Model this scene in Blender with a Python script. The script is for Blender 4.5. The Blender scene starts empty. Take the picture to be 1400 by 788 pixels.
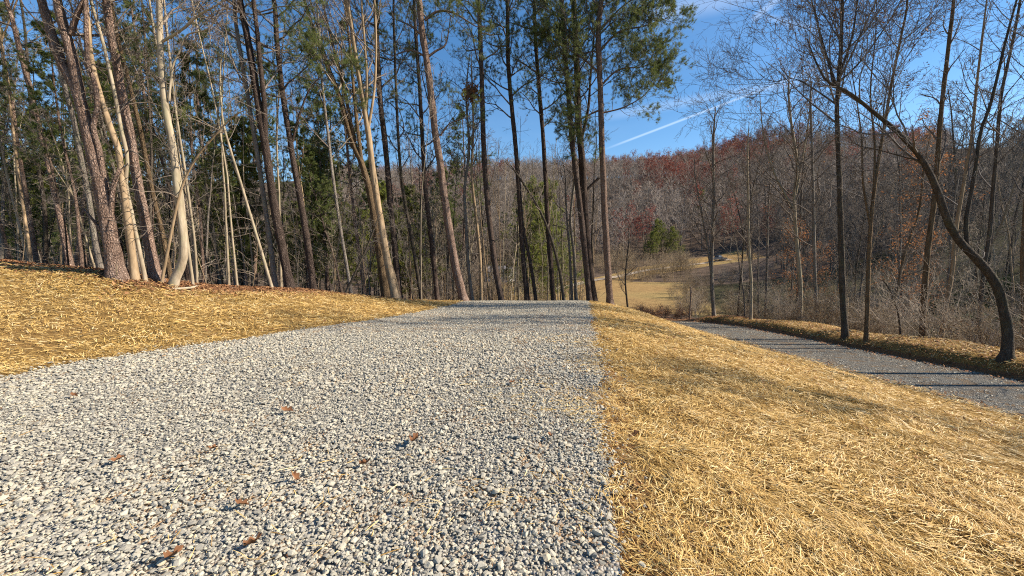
import bpy, bmesh, math, random
import numpy as np
from collections import defaultdict

C = bpy.context.scene.collection
rad = math.radians
# ------------------------------------------------------------------ camera model (photo is 1400 x 788)
F, CX, CY = 560.0, 700.0, 394.0
PIT = math.atan(49 / 560)
CAM = np.array([0, 0, 1.6])
cp, sp = math.cos(PIT), math.sin(PIT)

def ray(px, py):
    a, b = (px - CX) / F, (CY - py) / F
    return np.array([a, cp + b * sp, -sp + b * cp])

def W(px, py, depth):
    d = ray(px, py)
    return CAM + d * (depth / d[1])

def proj(P):
    q = np.asarray(P, float) - CAM
    zc = q[..., 1] * cp - q[..., 2] * sp
    yc = q[..., 1] * sp + q[..., 2] * cp
    zs = np.where(zc > .05, zc, .05)
    return CX + F * q[..., 0] / zs, CY - F * yc / zs, zc

def sstep(a, b, x):
    t = np.clip((x - a) / (b - a), 0, 1)
    return t * t * (3 - 2 * t)

# ------------------------------------------------------------------ terrain
_ctl = [
 # gravel pad and its crest
 (0,-8,.05),(-6,-8,.05),(6,-8,-.45),(0,2,0),(-6,3,0),(-6.4,5.1,0),(-3,5,0),(0,6,0),(-4.8,8,.03),(-2,8,-.02),(0,10,-.14),(-3.2,11,-.15),
 (0,14,-.38),(-2.6,16,-.5),(0,18,-.69),(-2.3,21.4,-1.0),(0,22,-1.05),(2,22,-1.06),(4.2,22,-1.07),(0,26,-1.75),(0,32,-3.1),
 (4.5,26,-1.8),(4,32,-3.2),(4,46,-5),(20,46,-5),(0,46,-5),(0,60,-5.2),
 # right straw slope
 (.6,2,0),(1.0,4,0),(1.6,8,-.05),(2.4,12,-.27),(3.3,17,-.62),(3.5,2,-.35),(4.5,5,-.5),(5.5,8,-.72),(6,14,-1.03),(6.5,18,-1.36),(6.6,22,-1.6),(7.7,24,-1.97),
 (9.3,0,-.95),(9.3,4,-1.22),(9.3,8,-1.5),(9.3,14,-1.92),(9.3,18,-2.2),(9.3,22,-2.5),(9,26,-2.9),(7,28,-3.0),
 # verge beyond the lower road, then the hollow
 (14,0,-.5),(14,8,-1.0),(14,14,-1.45),(14,20,-1.9),(14,26,-2.5),(15.3,8,-1.05),(15.3,14,-1.5),(15.3,20,-2.0),(15,27,-2.9),
 (18.5,8,-2.4),(18.5,14,-2.9),(18.5,20,-3.4),(24,25,-5.3),(24,12,-4.4),(24,0,-3.5),(30,20,-5.6),(32,40,-5.6),(20,34,-4.5),(42,30,-3),(60,45,2),(80,64,9),(60,72,-2),
 (100,60,14),(60,20,3),(120,100,16),(50,78,-3.5),(70,105,1),(60,0,6),(120,20,24),
 # left straw bank
 (-9.64,10,1.06),(-9.0,11,.76),(-8.3,12.6,.5),(-7.4,13.8,.35),(-6,15.2,0),(-4.4,17.7,-.49),(-13.75,11,1.36),(-18,11,1.6),(-17,6,1.05),(-10,8,.66),(-8,6,.25),
 (-10,2,.35),(-14,2,.85),(-7,9,.42),(-6,10.5,.28),(-5,12.5,.05),(-20,-6,1.0),
 (-12,14,.5),(-16,14,1.05),(-8,17,-.2),(-12,20,-.3),(-20,20,.7),(-5,22,-1.2),(-15,26,-.9),(-30,25,.8),(-40,40,0),(-10,40,-4),(-30,60,-4),(-60,60,0),(-100,100,5),(-10,80,-5.2),(-60,20,2.5),
 # meadow, lane, hill
 (10,60,-5.1),(30,60,-5.2),(9,74,-4.9),(20,85,-4.6),(35,112,-3.5),(58,127,-2),(79,130,.1),(15,100,-4.4),(45,95,-4.5),(0,110,-4),(-20,110,-3),
 (0,138,-1),(30,140,0),(60,146,2.5),(-40,120,-2),(-60,160,8),(0,200,24),(60,200,28),(120,200,33),(0,300,54),(80,300,53),(-70,390,64),(90,390,70),(140,390,72),(180,390,84),(235,375,102),
 (310,390,88),(-100,300,46),(-200,390,68),(-400,390,60),(200,300,62),(200,200,38),(0,620,60),(300,620,80),(-300,620,60),(-200,200,20),(-400,150,20),(450,390,88),(300,150,42),(700,300,130),
]
_ctl = np.array(_ctl, float)
_c2 = 2.2
def _phi(d2): return np.sqrt(d2 + _c2)
_n = len(_ctl)
_A = np.zeros((_n + 3, _n + 3))
_d2 = ((_ctl[:, None, :2] - _ctl[None, :, :2]) ** 2).sum(-1)
_A[:_n, :_n] = _phi(_d2)
_A[:_n, _n] = 1; _A[:_n, n_ := _n + 1] = _ctl[:, 0]; _A[:_n, _n + 2] = _ctl[:, 1]
_A[_n:, :_n] = _A[:_n, _n:].T
_w = np.linalg.solve(_A, np.concatenate([_ctl[:, 2], [0, 0, 0]]))

_rc_y = np.array([-60, 22, 26, 30, 34, 38, 44.])
_rc_x = np.array([11.05, 11.05, 10.4, 8.8, 6.2, 2.6, -4.])
_rz_y = np.array([-60, 0, 22, 26, 30, 34, 38, 44.])
_rz_z = np.array([2.0, -.93, -2.5, -2.9, -3.4, -3.95, -4.5, -5.])
RH = 1.68
def road_x(y): return np.interp(y, _rc_y, _rc_x)
def road_z(y): return np.interp(y, _rz_y, _rz_z)

def wob(x, y, s, seed):
    r = np.random.RandomState(seed); o = 0
    for _ in range(6):
        a = r.uniform(0, 6.28); k = s * r.uniform(.5, 1.8)
        o = o + np.sin((x * math.cos(a) + y * math.sin(a)) * k + r.uniform(0, 6.28))
    return o / 6

def terrain(x, y):
    x = np.asarray(x, float); y = np.asarray(y, float)
    sh = x.shape; xf = x.ravel(); yf = y.ravel()
    out = np.empty(xf.shape)
    for i in range(0, len(xf), 20000):
        a = xf[i:i + 20000]; b = yf[i:i + 20000]
        d2 = (a[:, None] - _ctl[None, :, 0]) ** 2 + (b[:, None] - _ctl[None, :, 1]) ** 2
        out[i:i + 20000] = _phi(d2) @ _w[:_n] + _w[_n] + _w[_n + 1] * a + _w[_n + 2] * b
    z = out.reshape(sh)
    off = np.abs(x - road_x(y))
    wl = np.where(x < road_x(y), 1 - sstep(RH + .05, RH + 1.3, off), 1 - sstep(RH + .05, RH + .6, off + .12 * wob(x, y, 1.4, 5)))
    wl = wl * (1 - sstep(40, 44, y))
    z = z * (1 - wl) + road_z(y) * wl
    return z

def drive_l(y): return np.interp(y, _dl[:, 1], _dl[:, 0]) + .16 * wob(y, y * 0, 1.5, 301) + .08 * wob(y, y * 0, 5, 302)
def drive_r(y): return np.interp(y, _dr[:, 1], _dr[:, 0]) + .13 * wob(y, y * 0, 1.9, 303) + .08 * wob(y, y * 0, 6, 304)
def hit(px, py, fn=terrain, far=60, fallback=None):
    d = ray(px, py); ts = np.linspace(.8, far, 900)
    P = CAM + d * ts[:, None]
    dz = P[:, 2] - fn(P[:, 0], P[:, 1])
    k = np.where(dz < 0)[0]
    if len(k) == 0:
        return W(px, py, fallback) if fallback else None
    i = k[0]
    if i == 0: return P[0]
    t = ts[i - 1] + (ts[i] - ts[i - 1]) * dz[i - 1] / (dz[i - 1] - dz[i])
    return CAM + d * t

_pl = [hit(*p) for p in [(0, 520), (100, 499), (200, 485), (350, 462), (500, 440), (590, 425)]]
_dl = np.array([(-7.0, -10), (-6.8, 3.5)] + [(p[0], p[1]) for p in _pl if p is not None] + [(-2.2, 22), (-1.9, 32)])
_pr = [hit(*p) for p in [(852, 786), (838, 690), (824, 600), (816, 510), (810, 445)]]
_dr = np.array([(.1, -10)] + [(p[0], p[1]) for p in _pr if p is not None] + [(4.2, 22), (5.2, 32)])
for t in (_dl, _dr):
    o = np.argsort(t[:, 1]); t[:] = t[o]

def graded(lo, a, b, hi, step, g):
    v = list(np.arange(a, b, step)); s = step; q = v[-1]
    while q < hi: s *= g; q += s; v.append(q)
    s = step; q = v[0]; pre = []
    while q > lo: s *= g; q -= s; pre.append(q)
    return np.array(pre[::-1] + v)
GX = graded(-720, -17, 17, 760, .14, 1.03)
GY = graded(-60, -3, 29, 650, .14, 1.028)
XX, YY = np.meshgrid(GX, GY, indexing='ij')
ZZ = terrain(XX, YY)
_in = (XX > drive_l(YY) - .1) & (XX < drive_r(YY) + .1) & (YY < 31)
_onroad = (np.abs(XX - road_x(YY)) < RH + .1) & (YY < 44)
_near = np.exp(-np.hypot(XX, YY) / 60)
ZZ += np.where(_in | _onroad, 0, (.03 * wob(XX, YY, 2.4, 1) + .026 * wob(XX, YY, 6, 2) + .018 * wob(XX, YY, 13, 4)) * _near + (1 - _near) * .12 * wob(XX, YY, .12, 3))

def zg(x, y):
    x = np.asarray(x, float); y = np.asarray(y, float)
    i = np.clip(np.searchsorted(GX, x) - 1, 0, len(GX) - 2); j = np.clip(np.searchsorted(GY, y) - 1, 0, len(GY) - 2)
    u = (x - GX[i]) / (GX[i + 1] - GX[i]); v = (y - GY[j]) / (GY[j + 1] - GY[j])
    return ZZ[i, j] * (1 - u) * (1 - v) + ZZ[i + 1, j] * u * (1 - v) + ZZ[i, j + 1] * (1 - u) * v + ZZ[i + 1, j + 1] * u * v

# line where the straw of the left bank stops and the wood begins (depth by azimuth x/y)
_bk = np.array([(-2.2, 7.), (-1.6, 9.2), (-1.25, 10.3), (-1.07, 9.9), (-.96, 9.3), (-.82, 9.9), (-.66, 11.3), (-.54, 12.4), (-.39, 14.6), (-.25, 17.6), (-.11, 21.5)])
def bank_y(az): return np.interp(az, _bk[:, 0], _bk[:, 1])

def straw_mask(x, y):
    az = x / np.maximum(y, .5)
    n = .35 * wob(x, y, 1.3, 11)
    left = (x < drive_l(y) + .02) * (1 - sstep(-.5, .5, y - bank_y(np.where(y < .5, -2.2, az)) + n))
    right = (x > drive_r(y) - .02) * (x < road_x(y) - RH + .2) * (1 - sstep(24.5, 26.5, y + n))
    verge = (x > road_x(y) + RH + .3) * (1 - sstep(15.2, 16.3, x + n)) * (1 - sstep(25, 28, y))
    tail = (x > drive_l(y)) * (x < drive_r(y)) * (y > 24) * (1 - sstep(25, 26.5, y))
    return np.clip(left + right + verge + tail, 0, 1)

# ------------------------------------------------------------------ mesh helpers
def mesh_np(name, V, quads=None, tris=None, mats=(), attr=None, smooth=True, qm=None, tm=None):
    V = np.ascontiguousarray(V, np.float32).reshape(-1, 3)
    q = np.zeros((0, 4), np.int32) if quads is None else np.asarray(quads, np.int32).reshape(-1, 4)
    t = np.zeros((0, 3), np.int32) if tris is None else np.asarray(tris, np.int32).reshape(-1, 3)
    me = bpy.data.meshes.new(name)
    me.vertices.add(len(V)); me.vertices.foreach_set('co', V.ravel())
    nl = len(q) * 4 + len(t) * 3
    me.loops.add(nl); me.loops.foreach_set('vertex_index', np.concatenate([q.ravel(), t.ravel()]).astype(np.int32))
    me.polygons.add(len(q) + len(t))
    st = np.concatenate([np.arange(len(q)) * 4, len(q) * 4 + np.arange(len(t)) * 3]).astype(np.int32)
    me.polygons.foreach_set('loop_start', st)
    if smooth: me.polygons.foreach_set('use_smooth', np.ones(len(st), bool))
    for m in mats: me.materials.append(m)
    if qm is not None or tm is not None:
        mi = np.concatenate([np.zeros(len(q), np.int32) if qm is None else np.broadcast_to(np.asarray(qm, np.int32), len(q)),
                             np.zeros(len(t), np.int32) if tm is None else np.broadcast_to(np.asarray(tm, np.int32), len(t))]).astype(np.int32)
        me.polygons.foreach_set('material_index', mi)
    for k, a in (attr or {}).items():
        at = me.attributes.new(k, 'FLOAT', 'POINT'); at.data.foreach_set('value', np.ascontiguousarray(a, np.float32).ravel())
    me.update(calc_edges=True); me.validate()
    return me

def link(name, me, parent=None, loc=(0, 0, 0)):
    o = bpy.data.objects.new(name, me); C.objects.link(o); o.location = loc
    if parent: o.parent = parent
    return o
def tag(o, label=None, cat=None, group=None, kind=None):
    if label: o['label'] = label
    if cat: o['category'] = cat
    if group: o['group'] = group
    if kind: o['kind'] = kind
    return o
def thing(name, label, cat, loc, rz=0, group=None, scale=1):
    o = bpy.data.objects.new(name, None); C.objects.link(o); o.empty_display_size = .2
    o.location = loc; o.rotation_euler = (0, 0, rz); o.scale = (scale,) * 3
    return tag(o, label, cat, group)

class Tubes:
    def __init__(s): s.it = defaultdict(list)
    def add(s, path, r, sides=3):
        path = np.asarray(path, float); r = np.asarray(r, float)
        s.it[(len(path), sides)].append((path, r))
    def arrays(s, rng=None, rough=0):
        Vs, Qs, off = [], [], 0
        for (n, k), L in s.it.items():
            P = np.stack([a for a, _ in L]); R = np.stack([b for _, b in L]); m = len(L)
            T = np.gradient(P, axis=1); T /= np.linalg.norm(T, axis=2, keepdims=True) + 1e-9
            ref = np.eye(3)[np.argmin(np.abs(T.mean(1)), axis=1)][:, None, :]
            U = np.cross(T, ref); U /= np.linalg.norm(U, axis=2, keepdims=True) + 1e-9
            Vv = np.cross(T, U)
            an = np.arange(k) * 2 * math.pi / k
            rr = np.broadcast_to(R[:, :, None], (m, n, k)).copy()
            if rough and rng is not None: rr *= 1 + rng.normal(0, rough, rr.shape)
            v = P[:, :, None, :] + rr[..., None] * (np.cos(an)[None, None, :, None] * U[:, :, None, :] + np.sin(an)[None, None, :, None] * Vv[:, :, None, :])
            Vs.append(v.reshape(-1, 3))
            base = off + np.arange(m)[:, None, None] * n * k + np.arange(n - 1)[None, :, None] * k
            a = np.arange(k)[None, None, :]; b = (a + 1) % k
            Qs.append(np.stack([base + a, base + b, base + k + b, base + k + a], -1).reshape(-1, 4))
            off += m * n * k
        if not Vs: return np.zeros((0, 3)), np.zeros((0, 4), int)
        return np.concatenate(Vs), np.concatenate(Qs)

def nrm(v): return v / (np.linalg.norm(v) + 1e-9)
def gpath(rng, p, d, L, n, wander=.15, trop=0.):
    pts = [p]; d = nrm(d); s = L / n
    nz = rng.normal(0, wander, (n, 3)); nz[:, 2] += trop
    for i in range(n):
        d = nrm(d + nz[i]); p = p + d * s; pts.append(p)
    return np.array(pts)
def at_frac(path, f):
    x = f * (len(path) - 1); i = min(int(x), len(path) - 2); u = x - i
    return path[i] * (1 - u) + path[i + 1] * u, nrm(path[i + 1] - path[i])
def side_dir(rng, t, ang, az=None):
    ref = np.array([1., 0, 0]) if abs(t[0]) < .8 else np.array([0, 1., 0])
    u = nrm(np.cross(t, ref)); v = np.cross(t, u)
    a = rng.uniform(0, 6.283) if az is None else az
    return nrm(t * math.cos(ang) + (u * math.cos(a) + v * math.sin(a)) * math.sin(ang))

def branches(tb, rng, p, d, L, r, lev, mx, kids, trop=.04, wander=.16, rmin=.006, tips=None, ang=(.45, .95)):
    n = (6, 5, 4, 3)[min(lev, 3)]
    path = gpath(rng, p, d, L, n, wander, trop)
    rr = np.maximum(np.linspace(r, r * .3, n + 1), rmin * .7)
    tb.add(path, rr, 5 if r > .03 else (4 if r > .018 else 3))
    if lev >= mx:
        if tips is not None: tips.append(path)
        return
    k = kids[min(lev, len(kids) - 1)]
    k = max(1, int(k * rng.uniform(.75, 1.25) + .5))
    for i in range(k):
        f = .2 + .8 * (i + rng.uniform(.2, .9)) / k
        f = min(f, .99)
        q, t = at_frac(path, f)
        branches(tb, rng, q, side_dir(rng, t, rng.uniform(*ang)), L * rng.uniform(.38, .62) * (1.15 - .45 * f), max(rmin, r * (1 - .6 * f) * .55), lev + 1, mx, kids, trop, wander * 1.15, rmin, tips, ang)

def needles(rng, paths, per, ln=.16, wd=.014, kn=12, lo=.25, spread=.9, droop=0):
    """tufts of needles along the given twig paths -> V, tris, per-vertex random"""
    cs, ds = [], []
    for p in paths:
        for f in rng.uniform(lo, 1, per):
            q, t = at_frac(p, f); cs.append(q); ds.append(t)
        q, t = at_frac(p, .99); cs.append(q); ds.append(t)
    if not cs: return np.zeros((0, 3)), np.zeros((0, 3), int), np.zeros(0)
    c = np.array(cs); d = np.array(ds); m = len(c)
    dirs = d[:, None, :] * .55 + rng.normal(0, spread * .6, (m, kn, 3)); dirs[..., 2] += .22 - droop
    dirs /= np.linalg.norm(dirs, axis=2, keepdims=True)
    l = ln * rng.uniform(.6, 1.25, (m, kn, 1))
    a = c[:, None, :] + rng.normal(0, .02, (m, kn, 3))
    s = np.cross(dirs, rng.normal(0, 1, (m, kn, 3))); s /= np.linalg.norm(s, axis=2, keepdims=True) + 1e-9
    v = np.stack([a - s * wd * .5, a + s * wd * .5, a + dirs * l], 2)
    rn = np.repeat(np.clip(rng.normal(.5, .22, (m, 1)) + rng.normal(0, .1, (m, kn)), 0, 1)[..., None], 3, 2)
    tr = np.arange(m * kn * 3).reshape(-1, 3)
    return v.reshape(-1, 3), tr, rn.ravel()

def leafcards(rng, centers, n_each, rad_, size):
    c = np.repeat(np.asarray(centers), n_each, 0); m = len(c)
    c = c + rng.normal(0, rad_, (m, 3))
    u = rng.normal(0, 1, (m, 3)); u /= np.linalg.norm(u, axis=1, keepdims=True)
    w = np.cross(u, rng.normal(0, 1, (m, 3))); w /= np.linalg.norm(w, axis=1, keepdims=True)
    s = size * rng.uniform(.6, 1.3, (m, 1))
    v = np.stack([c - u * s, c + w * s * .5, c + u * s, c - w * s * .5], 1)
    return v.reshape(-1, 3), np.arange(m * 4).reshape(-1, 4), np.repeat(rng.uniform(0, 1, m), 4)

class Part:
    """collects geometry of one crown or trunk: several materials"""
    def __init__(s): s.V = []; s.Q = []; s.T = []; s.qm = []; s.tm = []; s.r = []; s.off = 0
    def put(s, V, Q=None, T=None, mi=0, r=None):
        if len(V) == 0: return
        s.V.append(V)
        if Q is not None and len(Q): s.Q.append(np.asarray(Q) + s.off); s.qm.append(np.full(len(Q), mi))
        if T is not None and len(T): s.T.append(np.asarray(T) + s.off); s.tm.append(np.full(len(T), mi))
        s.r.append(np.full(len(V), .5) if r is None else r); s.off += len(V)
    def raw(s):
        V = np.concatenate(s.V) if s.V else np.zeros((0, 3))
        return (V, np.concatenate(s.Q) if s.Q else np.zeros((0, 4), int), np.concatenate(s.T) if s.T else np.zeros((0, 3), int),
                np.concatenate(s.qm) if s.qm else np.zeros(0, int), np.concatenate(s.tm) if s.tm else np.zeros(0, int), np.concatenate(s.r) if s.r else np.zeros(0))
    def mesh(s, name, mats):
        V, Q, T, qm, tm, r = s.raw()
        return mesh_np(name, V, Q, T, mats, {'rnd': r}, True, qm, tm)

# ------------------------------------------------------------------ materials
class NT:
    def __init__(s, name, rough=.9, spec=.2):
        s.m = bpy.data.materials.new(name); s.m.use_nodes = True; s.t = s.m.node_tree
        s.b = s.t.nodes['Principled BSDF']; s.b.inputs['Roughness'].default_value = rough; s.b.inputs['Specular IOR Level'].default_value = spec
    def n(s, typ, **kw):
        o = s.t.nodes.new(typ)
        for k, v in kw.items():
            if hasattr(o, k) and not k.startswith('i_'): setattr(o, k, v)
        return o
    def l(s, a, b): s.t.links.new(a, b)
    def coord(s, scale=(1, 1, 1)):
        c = s.n('ShaderNodeTexCoord'); m = s.n('ShaderNodeMapping'); m.inputs['Scale'].default_value = scale
        s.l(c.outputs['Object'], m.inputs['Vector']); return m.outputs['Vector']
    def noise(s, vec, scale, detail=4, rough=.6):
        o = s.n('ShaderNodeTexNoise'); o.inputs['Scale'].default_value = scale; o.inputs['Detail'].default_value = detail; o.inputs['Roughness'].default_value = rough
        s.l(vec, o.inputs['Vector']); return o.outputs['Fac']
    def vor(s, vec, scale, feat='F1', out='Distance', rnd=1):
        o = s.n('ShaderNodeTexVoronoi'); o.feature = feat; o.inputs['Scale'].default_value = scale; o.inputs['Randomness'].default_value = rnd
        s.l(vec, o.inputs['Vector']); return o.outputs[out]
    def ramp(s, fac, stops):
        o = s.n('ShaderNodeValToRGB'); e = o.color_ramp.elements
        while len(e) < len(stops): e.new(.5)
        for k, (p, c) in enumerate(stops): e[k].position = p; e[k].color = (*c, 1) if len(c) == 3 else c
        s.l(fac, o.inputs['Fac']); return o.outputs['Color']
    def mix(s, fac, a, b, typ='MIX'):
        o = s.n('ShaderNodeMix'); o.data_type = 'RGBA'; o.blend_type = typ
        for inp, v in ((o.inputs[0], fac), (o.inputs[6], a), (o.inputs[7], b)):
            if isinstance(v, (int, float)): inp.default_value = v
            elif isinstance(v, tuple): inp.default_value = (*v, 1)
            else: s.l(v, inp)
        return o.outputs[2]
    def math(s, op, a, b=None, c=None):
        o = s.n('ShaderNodeMath'); o.operation = op
        for i, v in enumerate((a, b, c)):
            if v is None: continue
            if isinstance(v, (int, float)): o.inputs[i].default_value = v
            else: s.l(v, o.inputs[i])
        return o.outputs[0]
    def attr(s, name):
        o = s.n('ShaderNodeAttribute'); o.attribute_name = name; return o.outputs['Fac']
    def bump(s, h, dist, strength=1):
        o = s.n('ShaderNodeBump'); o.inputs['Distance'].default_value = dist; o.inputs['Strength'].default_value = strength
        s.l(h, o.inputs['Height']); s.l(o.outputs['Normal'], s.b.inputs['Normal'])
    def color(s, c): s.l(c, s.b.inputs['Base Color']) if not isinstance(c, tuple) else setattr(s.b.inputs['Base Color'], 'default_value', (*c, 1))
    def orand(s):
        return s.n('ShaderNodeObjectInfo').outputs['Random']

def bark(name, dark, mid, light, plates=0., scale=1., bump=.02, moss=None):
    k = NT(name, .95, .1)
    v = k.coord((1, 1, .22)); v2 = k.coord((1, 1, .45))
    n1 = k.noise(v, 14 * scale, 6, .65); n2 = k.noise(k.coord((1, 1, 1)), 1.3, 3)
    col = k.ramp(n1, [(.3, dark), (.52, mid), (.74, light)])
    h = n1
    if plates:
        wv = k.n('ShaderNodeMix'); wv.data_type = 'RGBA'; wv.inputs[0].default_value = .06; k.l(v2, wv.inputs[6]); nn = k.n('ShaderNodeTexNoise'); nn.inputs['Scale'].default_value = 16; nn.inputs['Detail'].default_value = 4; k.l(v2, nn.inputs['Vector']); k.l(nn.outputs['Color'], wv.inputs[7])
        e = k.vor(wv.outputs[2], 27 * scale, 'DISTANCE_TO_EDGE'); crack = k.math('SMOOTH_MIN', k.math('MULTIPLY', e, 3.2), 1, .4)
        col = k.mix(k.math('MULTIPLY', k.math('SUBTRACT', 1, crack), plates), col, tuple(x * .45 for x in dark))
        h = k.math('ADD', k.math('MULTIPLY', crack, 1.2), n1)
    col = k.mix(k.math('MULTIPLY', k.math('SUBTRACT', n2, .3), .8), col, tuple(x * .7 for x in mid))
    if moss:
        col = k.mix(k.math('MULTIPLY', k.ramp(k.noise(k.coord((1, 1, .6)), 3.5, 4), [(.5, (0, 0, 0)), (.7, (1, 1, 1))]), .55), col, moss)
    r = k.orand()
    hs = k.n('ShaderNodeHueSaturation'); k.l(col, hs.inputs['Color']); k.l(k.math('ADD', .78, k.math('MULTIPLY', r, .44)), hs.inputs['Value'])
    k.color(hs.outputs['Color']); k.bump(h, bump, .9)
    return k.m
M = {}
M['pine_bark'] = bark('pine_bark', (.16, .10, .072), (.34, .235, .18), (.54, .42, .345), .55, 1, .03)
M['pine_dark'] = bark('dark_pine_bark', (.055, .04, .033), (.125, .09, .072), (.25, .19, .155), .5, 1, .03)
M['pale'] = bark('pale_smooth_bark', (.19, .15, .1), (.34, .275, .19), (.5, .42, .31), 0, .7, .008, (.3, .29, .17))
M['tan'] = bark('tan_bark', (.17, .12, .07), (.30, .215, .13), (.43, .325, .21), 0, .8, .012)
M['grey'] = bark('grey_bark', (.11, .09, .075), (.23, .195, .16), (.39, .345, .29), .25, 1, .016, (.2, .2, .13))
M['dark'] = bark('dark_bark', (.05, .04, .032), (.11, .088, .068), (.21, .175, .135), .35, 1, .02, (.1, .1, .055))
M['brown'] = bark('brown_bark', (.09, .06, .035), (.19, .13, .075), (.32, .235, .14), .3, 1, .02)

def simple(name, stops, scale=9, attr=True, rough=.9, spec=.15, obj=.3, bump=0, trans=0):
    k = NT(name, rough, spec)
    f = k.noise(k.coord(), scale, 3)
    if attr: f = k.math('ADD', k.math('MULTIPLY', f, .35), k.math('MULTIPLY', k.attr('rnd'), .65))
    c = k.ramp(f, stops)
    if obj:
        hs = k.n('ShaderNodeHueSaturation'); k.l(c, hs.inputs['Color']); k.l(k.math('ADD', 1 - obj / 2, k.math('MULTIPLY', k.orand(), obj)), hs.inputs['Value']); c = hs.outputs['Color']
    k.color(c)
    if bump: k.bump(k.noise(k.coord(), scale * 3, 4), bump)
    if trans:
        td = k.n('ShaderNodeBsdfTranslucent'); k.l(c, td.inputs['Color'])
        mx = k.n('ShaderNodeMixShader'); mx.inputs[0].default_value = trans
        out = k.t.nodes['Material Output']
        k.l(k.b.outputs[0], mx.inputs[1]); k.l(td.outputs[0], mx.inputs[2]); k.l(mx.outputs[0], out.inputs['Surface'])
    return k.m
M['twig'] = simple('grey_twig', [(.25, (.095, .075, .058)), (.75, (.235, .19, .15))], 6, False)
M['twig_dark'] = simple('dark_twig', [(.25, (.075, .064, .055)), (.75, (.18, .155, .135))], 6, False)
M['twig_pale'] = simple('pale_twig', [(.25, (.2, .16, .12)), (.75, (.42, .345, .265))], 6, False)
M['needle'] = simple('pine_needles', [(.1, (.05, .075, .022)), (.5, (.12, .155, .042)), (.78, (.21, .22, .062)), (.95, (.28, .19, .075))], 3, True, .6, .3, .3, 0, .42)
M['needle_light'] = simple('young_pine_needles', [(.1, (.09, .115, .025)), (.5, (.2, .23, .05)), (.9, (.36, .33, .09))], 3, True, .6, .3, .3, 0, .5)
M['needle_brown'] = simple('dead_needles', [(.1, (.2, .09, .04)), (.9, (.42, .24, .11))], 3, True, .8, .1)
M['leaf_red'] = simple('red_oak_leaves', [(.1, (.16, .045, .035)), (.5, (.30, .085, .06)), (.9, (.42, .16, .10))], 3, True, .8, .1, .5, 0, .3)
M['leaf_brown'] = simple('grey_brown_leaves', [(.1, (.115, .085, .06)), (.5, (.185, .14, .1)), (.9, (.27, .2, .14))], 3, True, .8, .1, .5, 0, .2)
M['leaf_orange'] = simple('orange_brown_leaves', [(.1, (.25, .1, .04)), (.9, (.48, .24, .11))], 3, True, .8, .1, .2, 0, .3)
M['leaf_dead'] = simple('dead_leaves', [(.05, (.1, .05, .025)), (.5, (.24, .11, .05)), (.95, (.42, .24, .11))], 20, True, .8, .15, 0)
M['twig_far'] = simple('sunlit_far_twigs', [(.25, (.2, .165, .14)), (.75, (.4, .335, .285))], 2, False)  # paler copy of the twig colour, sunlight painted in
M['shrub'] = simple('shrub_twigs', [(.2, (.17, .125, .075)), (.8, (.36, .275, .17))], 6, False, obj=.5)

def ground_mat():
    k = NT('ground', 1, .05)
    v = k.coord()
    straw = k.attr('straw'); field = k.attr('field'); hill = k.attr('hill')
    # leaf and needle litter
    lit = k.ramp(k.noise(v, 22, 8, .7), [(.3, (.08, .04, .022)), (.5, (.22, .115, .055)), (.7, (.38, .22, .10))])
    lit = k.mix(k.math('MULTIPLY', k.noise(v, .9, 4), .6), lit, (.12, .075, .04))
    # straw with soil showing through
    st = k.ramp(k.noise(k.coord((1, 3.2, 1)), 26, 9, .72), [(.34, (.075, .04, .015)), (.5, (.23, .14, .045)), (.64, (.44, .29, .095)), (.8, (.66, .49, .2))])
    big = k.noise(v, .55, 4, .55)
    st = k.mix(k.ramp(big, [(.42, (0, 0, 0)), (.72, (.6, .6, .6))]), st, (.30, .175, .07))
    # meadow
    fd = k.ramp(k.noise(k.coord((.5, 1.6, 1)), 1.6, 8, .7), [(.3, (.13, .08, .037)), (.5, (.27, .172, .072)), (.7, (.37, .25, .105))])
    fd = k.mix(k.ramp(k.noise(v, .05, 3), [(.45, (0, 0, 0)), (.7, (.8, .8, .8))]), fd, (.25, .2, .08))
    hl = k.ramp(k.noise(v, .35, 8, .7), [(.3, (.045, .034, .024)), (.5, (.095, .068, .05)), (.72, (.17, .12, .085))])  # hill floor, with shadow between the trees put into its dark colour
    jit = k.math('MULTIPLY', k.math('SUBTRACT', k.noise(v, 7, 5, .7), .5), .9)
    def msk(a): return k.ramp(k.math('ADD', a, jit), [(.4, (0, 0, 0)), (.6, (1, 1, 1))])
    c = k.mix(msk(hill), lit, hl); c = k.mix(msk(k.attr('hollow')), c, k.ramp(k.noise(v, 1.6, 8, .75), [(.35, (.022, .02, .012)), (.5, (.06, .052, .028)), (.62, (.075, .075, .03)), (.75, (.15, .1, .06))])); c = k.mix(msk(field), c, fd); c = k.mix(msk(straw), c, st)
    c = k.mix(k.math('MULTIPLY', msk(k.attr('soil')), .8), c, k.ramp(k.noise(v, 30, 6, .7), [(.3, (.14, .07, .03)), (.7, (.36, .2, .09))]))
    k.color(c)
    k.bump(k.math('ADD', k.noise(v, 26, 8, .75), k.math('MULTIPLY', k.noise(v, 5, 5), 1.5)), .05, 1)
    return k.m
M['ground'] = ground_mat()

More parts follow.
